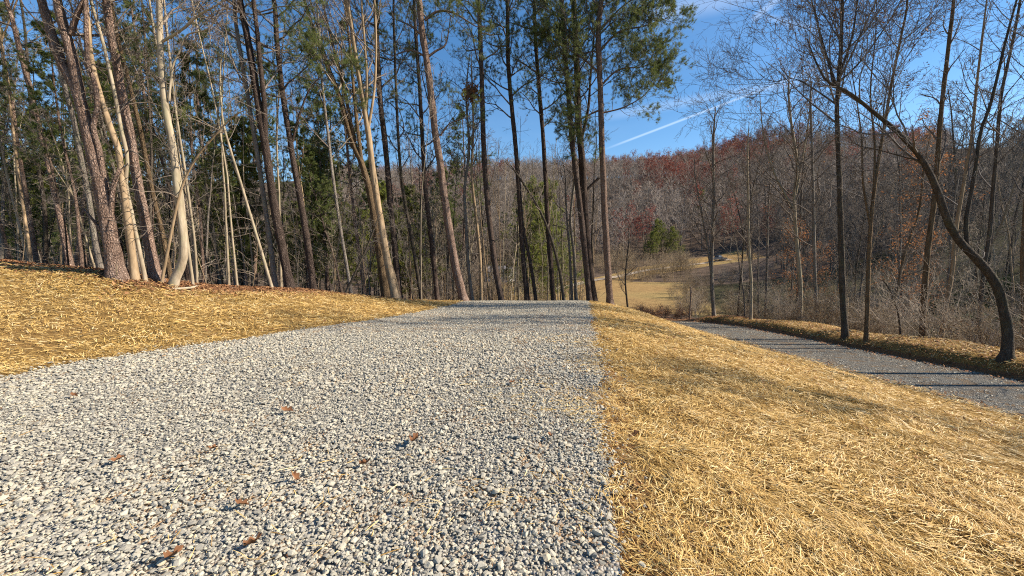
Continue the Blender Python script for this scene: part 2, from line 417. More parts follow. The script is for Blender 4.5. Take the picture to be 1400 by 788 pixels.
def gravel_mat(name, a, b, c, sc):
    k = NT(name, .95, .1); v = k.coord()
    cell = k.n('ShaderNodeTexVoronoi'); cell.inputs['Scale'].default_value = sc; k.l(v, cell.inputs['Vector'])
    sepc = k.n('ShaderNodeSeparateColor'); k.l(cell.outputs['Color'], sepc.inputs[0])
    col = k.ramp(sepc.outputs[0], [(.05, a), (.5, b), (.95, c)])
    e = k.vor(v, sc, 'DISTANCE_TO_EDGE')
    col = k.mix(k.ramp(e, [(.0, (1, 1, 1)), (.12, (0, 0, 0))]), col, tuple(x * .5 for x in a))
    big = k.noise(v, 2.6, 5); col = k.mix(k.ramp(big, [(.48, (0, 0, 0)), (.62, (.75, .75, .75))]), col, tuple(x * y for x, y in zip(b, (1.05, .68, .36))))
    k.color(col); k.bump(k.math('SUBTRACT', 1, cell.outputs['Distance']), .02, 1)
    return k.m
M['drive'] = gravel_mat('driveway_bed', (.2, .19, .165), (.33, .31, .275), (.46, .435, .385), 42)
M['road'] = gravel_mat('road_surface', (.10, .094, .084), (.155, .147, .13), (.23, .218, .19), 60)
M['lane'] = gravel_mat('lane_surface', (.32, .27, .21), (.4, .35, .28), (.46, .41, .33), 8)
def stone_mat():
    k = NT('crushed_stone', .85, .25)
    a = k.attr('rnd')
    c = k.ramp(a, [(0, (.2, .186, .158)), (.25, (.325, .30, .245)), (.5, (.415, .382, .305)), (.8, (.485, .44, .335)), (.93, (.48, .40, .275)), (1, (.38, .25, .14))])
    n = k.noise(k.coord(), 60, 4)
    c = k.mix(.5, c, k.ramp(n, [(.3, (.62, .62, .62)), (.7, (1, 1, 1))]), 'MULTIPLY')
    k.color(c); k.bump(n, .006, .6); return k.m
M['stone'] = stone_mat()
M['straw'] = simple('straw_blades', [(.1, (.21, .11, .03)), (.33, (.53, .325, .09)), (.6, (.74, .52, .19)), (.86, (.88, .735, .43))], 4, True, .55, .35, 0, 0, .2)
def plain(name, col, rough=.5, spec=.4, metal=0):
    k = NT(name, rough, spec); f = k.noise(k.coord(), 6, 3)
    k.color(k.ramp(f, [(.3, tuple(x * .85 for x in col)), (.7, tuple(min(1, x * 1.1) for x in col))])); k.b.inputs['Metallic'].default_value = metal; return k.m
M['rubber'] = plain('tyre_rubber', (.02, .02, .02), .8); M['rim'] = plain('wheel_metal', (.5, .5, .52), .3, .5, 1)
M['truck'] = plain('dark_paint', (.07, .085, .11), .25, .6); M['glass'] = plain('tinted_glass', (.22, .27, .32), .08, .7)
M['lampglass'] = plain('headlamp_glass', (.8, .8, .8), .1, .6); M['redglass'] = plain('tail_lamp_glass', (.4, .02, .02), .2, .6)
M['siding'] = plain('white_siding', (.6, .58, .54), .7, .2); M['roof'] = plain('grey_roofing', (.22, .2, .19), .8, .2); M['trim'] = plain('white_trim', (.8, .8, .8), .6, .2)
M['wood_post'] = simple('weathered_wood', [(.3, (.25, .16, .1)), (.7, (.45, .32, .22))], 8, False)

# ------------------------------------------------------------------ setting: ground, driveway, road, lane
ni, nj = XX.shape
V = np.stack([XX, YY, ZZ], -1).reshape(-1, 3)
i, j = np.meshgrid(np.arange(ni - 1), np.arange(nj - 1), indexing='ij')
b = (i * nj + j).ravel()
Q = np.stack([b, b + nj, b + nj + 1, b + 1], 1)
def field_mask(x, y):
    f = sstep(38, 46, y) * (1 - sstep(84, 92, y + 3 * wob(x, y, .1, 7))) * sstep(-4, 4, x - (-2 + 2 * wob(x, y, .2, 8))) * (1 - sstep(0, 8, x - np.interp(y, [40, 60, 90, 110, 130], [18, 24, 34, 85, 100])))
    strip = (1 - sstep(6, 10, np.abs(y - np.interp(x, [9, 35, 58, 79, 110], [74, 112, 127, 131, 136])))) * sstep(5, 12, x) * (1 - sstep(74, 84, x))
    return np.clip(f + strip, 0, 1)
sm = straw_mask(V[:, 0], V[:, 1]); fm = field_mask(V[:, 0], V[:, 1])
so_ = (1 - sstep(.0, .55, np.abs(V[:, 0] - drive_r(V[:, 1]) - .12) - .25 * wob(V[:, 0], V[:, 1], 3, 91))) * (1 - sstep(4, 9, V[:, 1]))
hm = np.clip(sstep(30, 45, np.hypot(V[:, 0], V[:, 1])), 0, 1)
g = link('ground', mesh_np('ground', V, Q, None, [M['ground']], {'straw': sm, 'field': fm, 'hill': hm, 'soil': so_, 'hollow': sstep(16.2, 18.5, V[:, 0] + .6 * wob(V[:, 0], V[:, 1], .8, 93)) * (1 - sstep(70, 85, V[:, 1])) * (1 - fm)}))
tag(g, kind='structure')

def ribbon(name, ys, xl, xr, nx, off, mat, crown=0):
    U = np.linspace(0, 1, nx)
    X = xl[:, None] * (1 - U) + xr[:, None] * U; Y = np.repeat(ys[:, None], nx, 1)
    Z = zg(X, Y) + off
    v = np.stack([X, Y, Z], -1).reshape(-1, 3)
    i, j = np.meshgrid(np.arange(len(ys) - 1), np.arange(nx - 1), indexing='ij'); b = (i * nx + j).ravel()
    return tag(link(name, mesh_np(name, v, np.stack([b, b + 1, b + nx + 1, b + nx], 1), None, [mat])), kind='structure')
ys = np.arange(-9, 27, .14)
ribbon('driveway', ys, drive_l(ys) + .05 * wob(ys, ys * 0, 4, 21), drive_r(ys) + .05 * wob(ys, ys * 0, 4, 22), 70, .02, M['drive'])
ys = np.arange(-40, 43, .14)
ribbon('lower_road', ys, road_x(ys) - RH + .08 * wob(ys, ys * 0, 2, 23), road_x(ys) + RH + .08 * wob(ys, ys * 0, 2, 24), 26, .015, M['road'])
lp = np.array([(2, 66.), (9, 74), (20, 93), (35, 112), (54, 125), (62, 128), (70, 130)])
tt = np.linspace(0, 1, 160); lx = np.interp(tt, np.linspace(0, 1, 7), lp[:, 0]); ly = np.interp(tt, np.linspace(0, 1, 7), lp[:, 1])
ker = np.ones(21) / 21
lx = np.convolve(np.pad(lx, 10, 'edge'), ker, 'valid'); ly = np.convolve(np.pad(ly, 10, 'edge'), ker, 'valid')
dx, dy = np.gradient(lx), np.gradient(ly); dl = np.hypot(dx, dy); nx_, ny_ = -dy / dl, dx / dl
U = np.linspace(-1.05, 1.05, 8)
X = lx[:, None] + nx_[:, None] * U; Y = ly[:, None] + ny_[:, None] * U
v = np.stack([X, Y, zg(X, Y) + .12], -1).reshape(-1, 3)
i, j = np.meshgrid(np.arange(159), np.arange(7), indexing='ij'); b = (i * 8 + j).ravel()
tag(link('far_lane', mesh_np('far_lane', v, np.stack([b, b + 1, b + 9, b + 8], 1), None, [M['lane']])), kind='structure')

def lane_xy(px):
    k = np.argmin(np.abs(CX + F * lx / ly - px)); return lx[k], ly[k], math.atan2(dy[k], dx[k])

# ------------------------------------------------------------------ gravel stones
rng = np.random.default_rng(7)
def stone_protos(n, pts):
    out = []
    for s in range(n):
        bm = bmesh.new(); r = np.random.default_rng(100 + s + pts)
        p = r.normal(0, 1, (pts, 3)); p /= np.linalg.norm(p, axis=1, keepdims=True); p *= r.uniform(.8, 1.05, (pts, 1))
        vs = [bm.verts.new(q) for q in p]
        res = bmesh.ops.convex_hull(bm, input=vs)
        bmesh.ops.delete(bm, geom=list({g for g in res['geom_interior'] if isinstance(g, bmesh.types.BMVert)}), context='VERTS')
        bmesh.ops.triangulate(bm, faces=bm.faces[:]); bm.verts.index_update()
        V = np.array([v.co[:] for v in bm.verts]); T = np.array([[v.index for v in f.verts] for f in bm.faces]); bm.free()
        out.append((V, T))
    return out
SP_HI, SP_LO = stone_protos(14, 17), stone_protos(8, 9)

def rotmats(rng, m, tilt=6.28):
    q = rng.normal(0, 1, (m, 4)); q /= np.linalg.norm(q, axis=1, keepdims=True); w, x, y, z = q.T
    return np.stack([np.stack([1 - 2 * (y * y + z * z), 2 * (x * y - z * w), 2 * (x * z + y * w)], 1),
                     np.stack([2 * (x * y + z * w), 1 - 2 * (x * x + z * z), 2 * (y * z - x * w)], 1),
                     np.stack([2 * (x * z - y * w), 2 * (y * z + x * w), 1 - 2 * (x * x + y * y)], 1)], 1)

def stones(x, y, size, protos, lift, part, embed=0.):
    m = len(x)
    which = rng.integers(0, len(protos), m)
    z = zg(x, y) + lift
    sc = size[:, None] * rng.uniform(.6, 1.15, (m, 3)) * .5
    Rm = rotmats(rng, m); col = np.clip(.06 + .86 * rng.uniform(0, 1, m) + .16 * wob(x, y, .9, 81) + .1 * wob(x, y, 3, 82), 0, 1)
    for k, (V, T) in enumerate(protos):
        s = np.where(which == k)[0]
        if not len(s): continue
        v = np.einsum('mij,mvj->mvi', Rm[s], V[None] * sc[s][:, None, :]); v[..., 2] *= .62
        v += np.stack([x[s], y[s], z[s]], 1)[:, None, :]
        t = T[None] + (np.arange(len(s)) * len(V))[:, None, None]
        part.put(v.reshape(-1, 3), None, t.reshape(-1, 3), 0, np.repeat(col[s], len(V)))

def visible(x, y, z, m=40):
    px, py, zc = proj(np.stack([x, y, z], -1))
    return (zc > .3) & (px > -m) & (px < 1400 + m) & (py < 788 + m)
P = Part()
def scatter_grid(x0, x1, y0, y1, s):
    a, b = np.meshgrid(np.arange(x0, x1, s), np.arange(y0, y1, s)); a = a.ravel(); b = b.ravel()
    return a + rng.uniform(-.5, .5, a.shape) * s, b + rng.uniform(-.5, .5, a.shape) * s
for (y0, y1, s, pr, lift) in ((1.2, 4.5, .0205, SP_HI, .020), (1.2, 4.5, .0265, SP_HI, .031), (4.5, 8, .0265, SP_HI, .022), (4.5, 8, .04, SP_HI, .032), (8, 13, .033, SP_LO, .026), (13, 25.5, .052, SP_LO, .03)):
    x, y = scatter_grid(-17, 6, y0, y1, s)
    over = rng.exponential(.085, len(x)) * np.where(y < 7, 1, .6) - .05
    keep = (x > drive_l(y) - over + .06 * wob(x, y, 4, 21)) & (x < drive_r(y) + over + .07 * wob(x, y, 5, 22) + .05 * wob(x, y, 1.7, 27))
    thin = 1 - .3 * sstep(.1, .5, wob(x, y, 1.1, 31)) * (lift > .04)
    thin = thin * (1 - .8 * sstep(.12, .4, wob(x, y, 2.8, 35)) * (1 - sstep(.5, 1.3, drive_r(y) - x)) * (1 - sstep(3.5, 6, y)))
    keep &= rng.uniform(0, 1, len(x)) < thin
    x, y = x[keep], y[keep]; k = visible(x, y, zg(x, y)); x, y = x[k], y[k]
    size = np.clip(rng.lognormal(math.log(max(.0218, min(s, .06) * .88)), .44, len(x)), .010, .062)
    stones(x, y, size, pr, lift + rng.uniform(-.010, .010, len(x)), P)
tag(link('driveway_gravel', P.mesh('driveway_gravel', [M['stone']])), kind='stuff', label='pale grey crushed stone spread over the driveway', cat='gravel')
bpy.data.objects['driveway_gravel'].data.polygons.foreach_set('use_smooth', np.zeros(len(bpy.data.objects['driveway_gravel'].data.polygons), bool))
P = Part()
n = 46000
y = rng.uniform(4, 27, n); e = rng.uniform(-1, 1, n); e = np.sign(e) * np.abs(e) ** .7
x = road_x(y) + e * (RH + .12); k = visible(x, y, zg(x, y)); x, y = x[k], y[k]
stones(x, y, np.clip(rng.lognormal(math.log(.024), .45, len(x)), .01, .08), SP_LO, .018, P)
tag(link('road_gravel', P.mesh('road_gravel', [M['stone']])), kind='stuff', label='loose grey stones strewn over the lower road', cat='gravel')
bpy.data.objects['road_gravel'].data.polygons.foreach_set('use_smooth', np.zeros(len(bpy.data.objects['road_gravel'].data.polygons), bool))

# ------------------------------------------------------------------ straw blades
def blades(x, y, ln, wd, lift, part, pitch=.24, curl=.25):
    m = len(x); z = zg(x, y)
    e = .05
    gx = (zg(x + e, y) - z) / e; gy = (zg(x, y + e) - z) / e
    yaw = 4.5 * wob(x, y, 2.6, 51) + rng.normal(0, .75, m) + math.pi * rng.integers(0, 2, m); c, s = np.cos(yaw), np.sin(yaw)
    pt = np.abs(rng.normal(0, pitch, m)) ; tz = gx * c + gy * s
    d = np.stack([c, s, tz + np.tan(np.clip(pt, 0, 1.1))], 1); d /= np.linalg.norm(d, axis=1, keepdims=True)
    w = np.stack([-s, c, -gx * s + gy * c + rng.normal(0, .5, m)], 1); w /= np.linalg.norm(w, axis=1, keepdims=True)
    L = (ln * rng.uniform(.5, 1.4, m))[:, None]; wd = (wd * rng.uniform(.6, 1.4, m))[:, None] * .5
    p0 = np.stack([x, y, z + lift * rng.uniform(.1, 1, m) + .035 * np.clip(wob(x, y, 11, 52) + .2, 0, 1)], 1)
    bend = np.stack([-s, c, 0 * s], 1) * rng.normal(0, curl, (m, 1)) * L; bend[:, 2] -= L[:, 0] * rng.uniform(0, .25, m)
    p1 = p0 + d * L * .5 + bend * .15; p2 = p0 + d * L + bend * .5
    v = np.stack([p0 - w * wd, p0 + w * wd, p1 + w * wd, p1 - w * wd, p2 + w * wd * .6, p2 - w * wd * .6], 1)
    o = np.arange(m)[:, None] * 6
    q = np.concatenate([o + np.array([[0, 1, 2, 3]]), o + np.array([[3, 2, 4, 5]])])
    part.put(v.reshape(-1, 3), q, None, 0, np.repeat(np.clip(rng.normal(.5, .26, m), 0, 1), 6))
P = Part()
for (r0, r1, dens, ln, wd, lift) in ((1, 3.2, 5600, .075, .0036, .035), (3.2, 5.5, 3800, .08, .0044, .035), (5.5, 9, 2200, .085, .0055, .035), (9, 15, 900, .10, .0075, .04), (15, 27, 400, .12, .011, .045)):
    n = int(dens * (44 * r1 if r1 > 6 else 60) * 1.0)
    if r1 <= 6: n = int(dens * (2 * r1) * (r1 + 1))
    else: n = int(dens * (2.6 * r1) * (r1 - r0 * .2))
    x = rng.uniform(-r1, r1, n) if r1 <= 6 else rng.uniform(-1.35 * r1, 1.35 * r1, n); y = rng.uniform(.3, r1, n)
    r = np.hypot(x, y); z = zg(x, y)
    clump = .42 + .58 * sstep(-.35, .25, wob(x, y, 3.2, 41) + .8 * wob(x, y, 9, 42) + .5 * wob(x, y, 22, 44))
    near_edge = .35 + .65 * sstep(0, .45, np.minimum(np.abs(x - drive_r(y)), np.abs(x - drive_l(y))) + .15 * wob(x, y, 4, 43))
    k = (r >= r0) & (r < r1) & visible(x, y, z) & (rng.uniform(0, 1, n) < straw_mask(x, y) * clump * near_edge)
    blades(x[k], y[k], ln, wd, lift, P)
# wisps blown on to the gravel
n = 7000; y = 1.3 + 8 * rng.uniform(0, 1, n) ** 1.5; x = np.where(rng.uniform(0, 1, n) < .62, drive_r(y) - rng.exponential(.4, n), rng.uniform(-6, 1, n))
kk = rng.uniform(0, 1, n) < sstep(-.25, .3, wob(x, y, 2.2, 71)); x, y = x[kk], y[kk]
blades(x, y, .09, .004, .06, P, .1)
tag(link('straw_mulch', P.mesh('straw_mulch', [M['straw']])), kind='stuff', label='golden straw mulch strewn over the graded banks', cat='straw')

# dead leaves and needles over the edge of the wood, the verge and the gravel
P = Part()
n = 12000
az = rng.uniform(-1.6, -.1, n); yy = bank_y(az) + rng.normal(.7, .7, n); xx = az * yy
x2 = road_x(rng.uniform(6, 26, 9000)); y2 = rng.uniform(6, 27, 9000); x2 = np.where(rng.uniform(0, 1, 9000) < .8, road_x(y2) + RH + .2 + np.abs(rng.normal(1.6, 1.4, 9000)), road_x(y2) + np.sign(rng.normal(0, 1, 9000)) * (RH - np.abs(rng.normal(0, .25, 9000))))
y3 = 1.3 + 9 * rng.uniform(0, 1, 2600) ** 1.8; x3 = np.where(rng.uniform(0, 1, 2600) < .45, drive_r(y3) - rng.exponential(.7, 2600), rng.uniform(-6, 4, 2600))
y4 = rng.uniform(24, 40, 9000); x4 = rng.uniform(-8, 16, 9000)
x5 = rng.uniform(0, 9, 900); y5 = rng.uniform(1.4, 14, 900)
xx = np.concatenate([xx, x2, x3, x4, x5]); yy = np.concatenate([yy, y2, y3, y4, y5])
onr = (np.abs(xx - road_x(yy)) < RH) & (rng.uniform(0, 1, len(xx)) < .95 - .6 * sstep(1.0, RH, np.abs(xx - road_x(yy))))
xx, yy = xx[~onr], yy[~onr]
k = visible(xx, yy, zg(xx, yy)); xx, yy = xx[k], yy[k]; m = len(xx)
ond = (xx > drive_l(yy)) & (xx < drive_r(yy)) & (yy < 26)
d = np.hypot(xx, yy)
s = rng.uniform(.014, .038, m) * np.where(ond, .42, 1) * np.clip(d / 8, .55, 1.6)
yaw = rng.uniform(0, 6.28, m); c, sn = np.cos(yaw), np.sin(yaw)
zz = zg(xx, yy) + np.where(ond, .055, .02) + rng.uniform(0, .02, m)
U = np.stack([c, sn, rng.normal(0, .35, m)], 1) * s[:, None]; Wv = np.stack([-sn, c, rng.normal(0, .35, m)], 1) * s[:, None] * .45
cc = np.stack([xx, yy, zz], 1)
v = np.stack([cc - U, cc - U * .2 + Wv, cc + U, cc + U * .1 - Wv], 1)
v[:, (0, 2), 2] += .012
P.put(v.reshape(-1, 3), np.arange(m * 4).reshape(-1, 4), None, 0, np.repeat(rng.uniform(0, 1, m), 4))
tag(link('leaf_litter', P.mesh('leaf_litter', [M['leaf_dead']])), kind='stuff', label='brown dead leaves littering the edge of the wood and verge', cat='leaf litter')

# ------------------------------------------------------------------ trees seen one by one
def smooth_path(pts, n):
    pts = np.asarray(pts, float)
    s = np.concatenate([[0], np.cumsum(np.linalg.norm(np.diff(pts, axis=0), axis=1))])
    # Catmull-Rom resample
    u = np.linspace(0, s[-1], n); out = []
    k = np.clip(np.searchsorted(s, u, 'right') - 1, 0, len(pts) - 2)
    for uu, i in zip(u, k):
        t = (uu - s[i]) / (s[i + 1] - s[i] + 1e-9)
        p0, p1, p2, p3 = pts[max(i - 1, 0)], pts[i], pts[i + 1], pts[min(i + 2, len(pts) - 1)]
        out.append(.5 * ((2 * p1) + (-p0 + p2) * t + (2 * p0 - 5 * p1 + 4 * p2 - p3) * t * t + (-p0 + 3 * p1 - 3 * p2 + p3) * t ** 3))
    return np.array(out), s[-1]

def dead_limbs(tb, rng, path, radii, f0, f1, n, L=(.5, 1.6)):
    for _ in range(n):
        f = rng.uniform(f0, f1); q, t = at_frac(path, f)
        d = side_dir(rng, t, rng.uniform(1.1, 1.7)); l = rng.uniform(*L)
        branches(tb, rng, q, d, l, rng.uniform(.008, .018), 1, 3 if l > 1.1 else 2, (0, 3, 2), -.02, .2, .005)

def tree(kind, label, cat, path_px, w, d=None, bark_='grey', twig='twig', ext=3., c0=.45, limbs=14, limb_len=2.2, mx=3, kids=(5, 4, 3), forks=(), stubs=(), dead=6,
         rel=None, name=None, seed=None, fallback=12, group=None, leaves=None, trop=.06, needle='needle', tuft=3, rmin=.006, lean=0., ang=(.45, .95)):
    sd = seed if seed is not None else int(sum(ord(c) * (i + 1) for i, c in enumerate(label))) % 99991
    r = np.random.default_rng(sd)
    px0, py0 = path_px[0]
    if d is None:
        h = hit(px0, py0, zg, 40, fallback); d = h[1]
        if px0 < 640: d = min(d, float(bank_y((px0 - CX) / F)) + .35)
        elif d > fallback + 3: d = fallback
    top = len(path_px) - 1
    pts = [W(px, py, d + lean * i / top) for i, (px, py) in enumerate(path_px)]
    base = pts[0].copy(); gz = float(zg(base[0], base[1]))
    if base[2] > gz + .03:
        dirv = pts[0] - pts[1]; base = pts[0] + dirv * ((pts[0][2] - gz) / max(.2, -dirv[2])) * .6; base[2] = float(zg(base[0], base[1])); pts = [base] + pts
    else:
        base[2] = gz
        pts[0] = base if len(pts) > 1 else pts[0]
    zc = d * cp
    s_px = zc / F / math.sqrt(1 + ((px0 - CX) / F) ** 2)      # trunks far off axis look wider through a wide lens
    if ext:
        dv = nrm(pts[-1] - pts[max(-4, -len(pts))]); dv = nrm(dv + np.array([0, 0, .4]))
        pts = pts + list(gpath(r, pts[-1], dv, ext, 3, .06, .05)[1:])
    below = pts[0] - nrm(pts[1] - pts[0]) * .25
    org = pts[0].copy()
    path, Lt = smooth_path([p - org for p in [below] + pts], max(12, int(len(pts) * 3)))
    n = len(path); f = np.linspace(0, 1, n)
    w0, w1 = w[0] * s_px / 2, w[-1] * s_px / 2; wm = w[1] * s_px / 2 if len(w) > 2 else (w0 + w1) / 2
    nvis = 1 - (ext / Lt if ext else 0)
    R = np.interp(f, [0, nvis * .5, nvis, 1], [w0, wm, w1, w1 * (.35 if ext else .4)])
    R *= 1 + (.8 if w0 > .1 else .45) * np.exp(-np.maximum(f * Lt - .2, 0) / .16) * min(1, w0 / .08)
    sides = 14 if w0 > .1 else (10 if w0 > .05 else 7)
    tt = Tubes(); tt.add(path, R, sides)
    crown = Tubes(); tips = []; mains = [(path, R, Lt, 1.)]
    for fk in forks:     # (list of pixels, w0, w1, extension, carries branches)
        fp = [W(px, py, d + lean * .6) - org for px, py in fk[0]]
        if fk[3]:
            dv = nrm(nrm(fp[-1] - fp[-2]) + np.array([0, 0, .35])); fp = fp + list(gpath(r, fp[-1], dv, fk[3], 3, .08, .05)[1:])
        p2, l2 = smooth_path(fp, max(8, len(fp) * 3)); R2 = np.linspace(fk[1] * s_px / 2, max(.006, fk[2] * s_px / 2 * (.5 if fk[3] else 1)), len(p2))
        tt.add(p2, R2, 8)
        if fk[4]: mains.append((p2, R2, l2, fk[4]))
    for st in stubs:     # broken limb stubs
        fp = [W(px, py, d) - org for px, py in st[0]]
        p2, l2 = smooth_path(fp, 7); R2 = np.linspace(st[1] * s_px / 2, st[2] * s_px / 2, 7)
        p2 = np.concatenate([p2, p2[-1:] + (p2[-1] - p2[-2]) * .02]); R2 = np.append(R2, .001)
        tt.add(p2, R2, 8)
    P = Part()
    for mi_, (pth, RR, LL, share) in enumerate(mains):
        a0 = c0 if mi_ == 0 else .15
        nl = max(1, int(limbs * share))
        for i in range(nl):
            fr = a0 + (1 - a0) * ((i + r.uniform(.1, .9)) / nl) ** .9
            fr = min(fr, .985); q, t = at_frac(pth, fr); rr = np.interp(fr, np.linspace(0, 1, len(RR)), RR)
            if kind == 'pine':
                dd = side_dir(r, t, r.uniform(.85, 1.35), i * 2.4 + r.uniform(-.5, .5)); l = limb_len * r.uniform(.6, 1.25) * (1.15 - .75 * (fr - a0) / (1 - a0)) * (.8 if mi_ and LL < 4.5 else 1)
                branches(crown, r, q, dd, l, min(max(.014, rr * .42), .05), 0, mx - 1, kids, .07, .17, rmin, tips, (.5, 1.0))
            else:
                dd = side_dir(r, t, r.uniform(.5, .95), i * 2.4 + r.uniform(-.6, .6)); l = limb_len * r.uniform(.55, 1.3) * (1.2 - .7 * (fr - a0) / (1 - a0))
                branches(crown, r, q, dd, l, min(max(.012, rr * .5), .06), 0, mx, kids, trop, .15, rmin, tips, ang)
        if dead: dead_limbs(crown, r, pth, RR, .12 if mi_ == 0 else .1, max(.2, a0) if mi_ == 0 else .8, dead, (.4, 1.5))
    V, Q = crown.arrays(); P.put(V, Q, None, 0)
    mats = [M[twig]]
    if kind == 'pine':
        nv, nt, nr = needles(r, tips, tuft, .15, .012, 9); P.put(nv, None, nt, 1, nr); mats.append(M[needle])
    if leaves and tips:
        cs = [at_frac(p, r.uniform(.4, 1))[0] for p in tips if r.uniform() < leaves[1]]
        if cs:
            v_, q_, r_ = leafcards(r, cs, leaves[2], leaves[3], leaves[4]); P.put(v_, q_, None, 1, r_); mats.append(M[leaves[0]])
    nm = name or ('pine_tree' if kind == 'pine' else 'bare_tree')
    root = thing(nm, label, cat, tuple(org), 0, group)
    TV, TQ = tt.arrays(r, .055 if w0 > .08 else .025)
    link('trunk', mesh_np('trunk', TV, TQ, None, [M[bark_]]), root)
    if P.off: link('crown', P.mesh('crown', mats), root)
    return root

PT, BT, ST = 'pine tree', 'bare tree', 'sapling'
# --- left bank, front row
tree('pine', 'big forked pine with scaly red-brown bark and broken low limbs on the straw bank', PT, [(160, 374), (150, 320), (138, 255), (122, 190), (111, 142), (100, 112), (86, 90), (73, 55), (61, 15), (52, -12)],
     (27, 12), None, 'pine_bark', 'twig', 5, .62, 12, 2.4, 3, (5, 4, 3),
     forks=[([(111, 142), (104, 105), (95, 65), (84, 25), (75, -12)], 17, 13, 5, .8), ([(97, 48), (106, 18), (116, -2)], 9, 7, 2, .3), ([(143, 255), (135, 205), (127, 172), (133, 150), (130, 115), (120, 85), (118, 40), (116, -5)], 10, 6, 3, .4)],
     stubs=[([(150, 312), (153, 272), (156, 250), (164, 231)], 10, 7), ([(143, 325), (133, 308), (115, 287)], 6, 4)], dead=9)
tree('bare', 'shaded smooth grey trunk close behind the big forked pine', BT, [(139, 372), (130, 330), (122, 272), (112, 222), (101, 165), (85, 105), (70, 40), (60, 0)], (11, 6), 11.2, 'grey', 'twig', 4, .5, 14, 2.4)
tree('bare', 'smooth yellowish trunk right beside the big forked pine, darker above', BT, [(184, 376), (178, 330), (172, 282), (166, 240), (162, 205), (152, 178), (140, 140), (125, 80), (118, 0)], (13, 6), None, 'tan', 'twig', 4, .55, 12, 2., dead=4)
tree('bare', 'thin crooked bone-pale trunk standing between the yellowish trunk and a red pine', BT, [(198, 378), (190, 340), (179, 287), (172, 250), (174, 215), (166, 178), (157, 130), (148, 88), (138, 48), (124, 0)], (7, 4.5), None, 'pale', 'twig', 3, .4, 12, 1.6, dead=8,
     stubs=[([(168, 195), (164, 175), (166, 168)], 6, 3), ([(152, 96), (135, 92), (110, 86)], 3, 1.5)])
tree('pine', 'straight reddish pine with scaly bark right of the pale crooked trunk', PT, [(213, 376), (205, 340), (196, 290), (188, 250), (182, 215), (177, 180), (166, 130), (160, 90), (152, 50), (145, 0)], (17, 11), 10.4, 'pine_bark', 'twig', 6, .6, 12, 2.4, 3, (5, 4, 3), dead=12)
tree('bare', 'dark slim trunk just behind the straight reddish pine', BT, [(232, 374), (222, 320), (210, 270), (200, 220), (190, 170), (178, 120), (168, 80), (158, 40), (152, 0)], (8, 5), 11.5, 'brown', 'twig', 4, .45, 12, 2.)
tree('bare', 'pale bow-based tree with cream bark and two upswept limbs on the bank edge', BT, [(238, 385), (250, 355), (250, 320), (245, 280), (240, 235), (236, 200), (228, 160), (222, 110), (219, 60), (218, 0), (217, -25)], (14, 8), None, 'pale', 'twig', 4, .55, 14, 2.2,
     forks=[([(222, 57), (250, 40), (270, 22), (300, 5)], 4.5, 2.5, 1, .4), ([(231, 138), (236, 92), (246, 70), (256, 48), (282, 41)], 4, 2, .8, .4)], dead=8)
tree('bare', 'thin arching sapling bending over to the right in front of the pale tree', BT, [(222, 381), (230, 340), (240, 290), (250, 252), (268, 217), (290, 190), (318, 160), (336, 151)], (5.5, 2.2), None, 'tan', 'twig', 0, .45, 8, .9, 2, (4, 3), dead=2, name='bare_tree')
tree('bare', 'slender pale stem close behind the bow-based tree, nearer of two', BT, [(263, 382), (256, 330), (247, 250), (235, 180), (225, 120), (210, 40), (204, 0)], (5, 3), 11.2, 'pale', 'twig', 3, .4, 12, 1.6)
tree('bare', 'slender pale stem farther behind the bow-based tree, more upright', BT, [(269, 380), (266, 330), (258, 270), (251, 220), (240, 150), (230, 60), (224, 0)], (4, 3), 11.8, 'pale', 'twig', 3, .4, 12, 1.6)
tree('pine', 'dark red-barked leaning pine at the edge of the wood, left of the forked pine', PT, [(96, 362), (85, 310), (73, 255), (66, 222), (60, 200), (50, 160), (38, 110), (25, 60), (15, 20), (5, -12)], (12, 7), 13, 'pine_bark', 'twig_dark', 5, .5, 14, 2.6, 3, (5, 4, 3), dead=12)
tree('bare', 'thin pale leaning stem far along the bank, leftmost in front of the dark thicket', BT, [(37, 353), (28, 315), (18, 275), (9, 237), (2, 200)], (5, 3), 14, 'pale', 'twig', 4, .4, 12, 1.8)
tree('bare', 'dark upright trunk between the leftmost pale stem and the leaning red pine', BT, [(63, 352), (62, 300), (56, 250), (46, 200), (40, 120), (34, 40)], (8, 4), 15, 'dark', 'twig_dark', 4, .4, 14, 2.2)
# --- middle of the left wood
tree('bare', 'thin bare tan trunk leaning left over the bank edge like a pole', BT, [(372, 396), (356, 340), (341, 290), (326, 240), (315, 205), (305, 168)], (5, 3), 13.2, 'pale', 'twig', 2, .6, 7, 1.4, dead=4)
tree('bare', 'smooth grey trunk standing just behind the leaning tan pole', BT, [(377, 395), (370, 340), (362, 280), (355, 230), (350, 200), (340, 140), (330, 80), (322, 30), (320, 0)], (8, 5), 13.8, 'grey', 'twig', 5, .4, 16, 2.3)
tree('pine', 'dark twin-stemmed pine at the foot of the bank behind the tan pole', PT, [(397, 396), (388, 350), (378, 300), (370, 250), (363, 200), (356, 160), (348, 110), (338, 50), (328, 0)], (13, 8), 13.8, 'pine_dark', 'twig_dark', 5, .55, 12, 2.6, 3, (5, 4, 3),
     forks=[([(362, 195), (362, 150), (356, 90), (350, 30), (346, -10)], 8, 6, 4, .7)], dead=8)
tree('pine', 'dark pine with bushy green top beside the twin-stemmed pine', PT, [(428, 390), (420, 330), (410, 270), (401, 220), (395, 180), (388, 140), (383, 100), (378, 50), (376, 10)], (10, 6), 16, 'pine_dark', 'twig_dark', 3, .5, 22, 3.0, 3, (7, 5, 3), dead=8, tuft=4,
     forks=[([(398, 200), (412, 150), (425, 120), (448, 95)], 4, 2, .5, .4)])
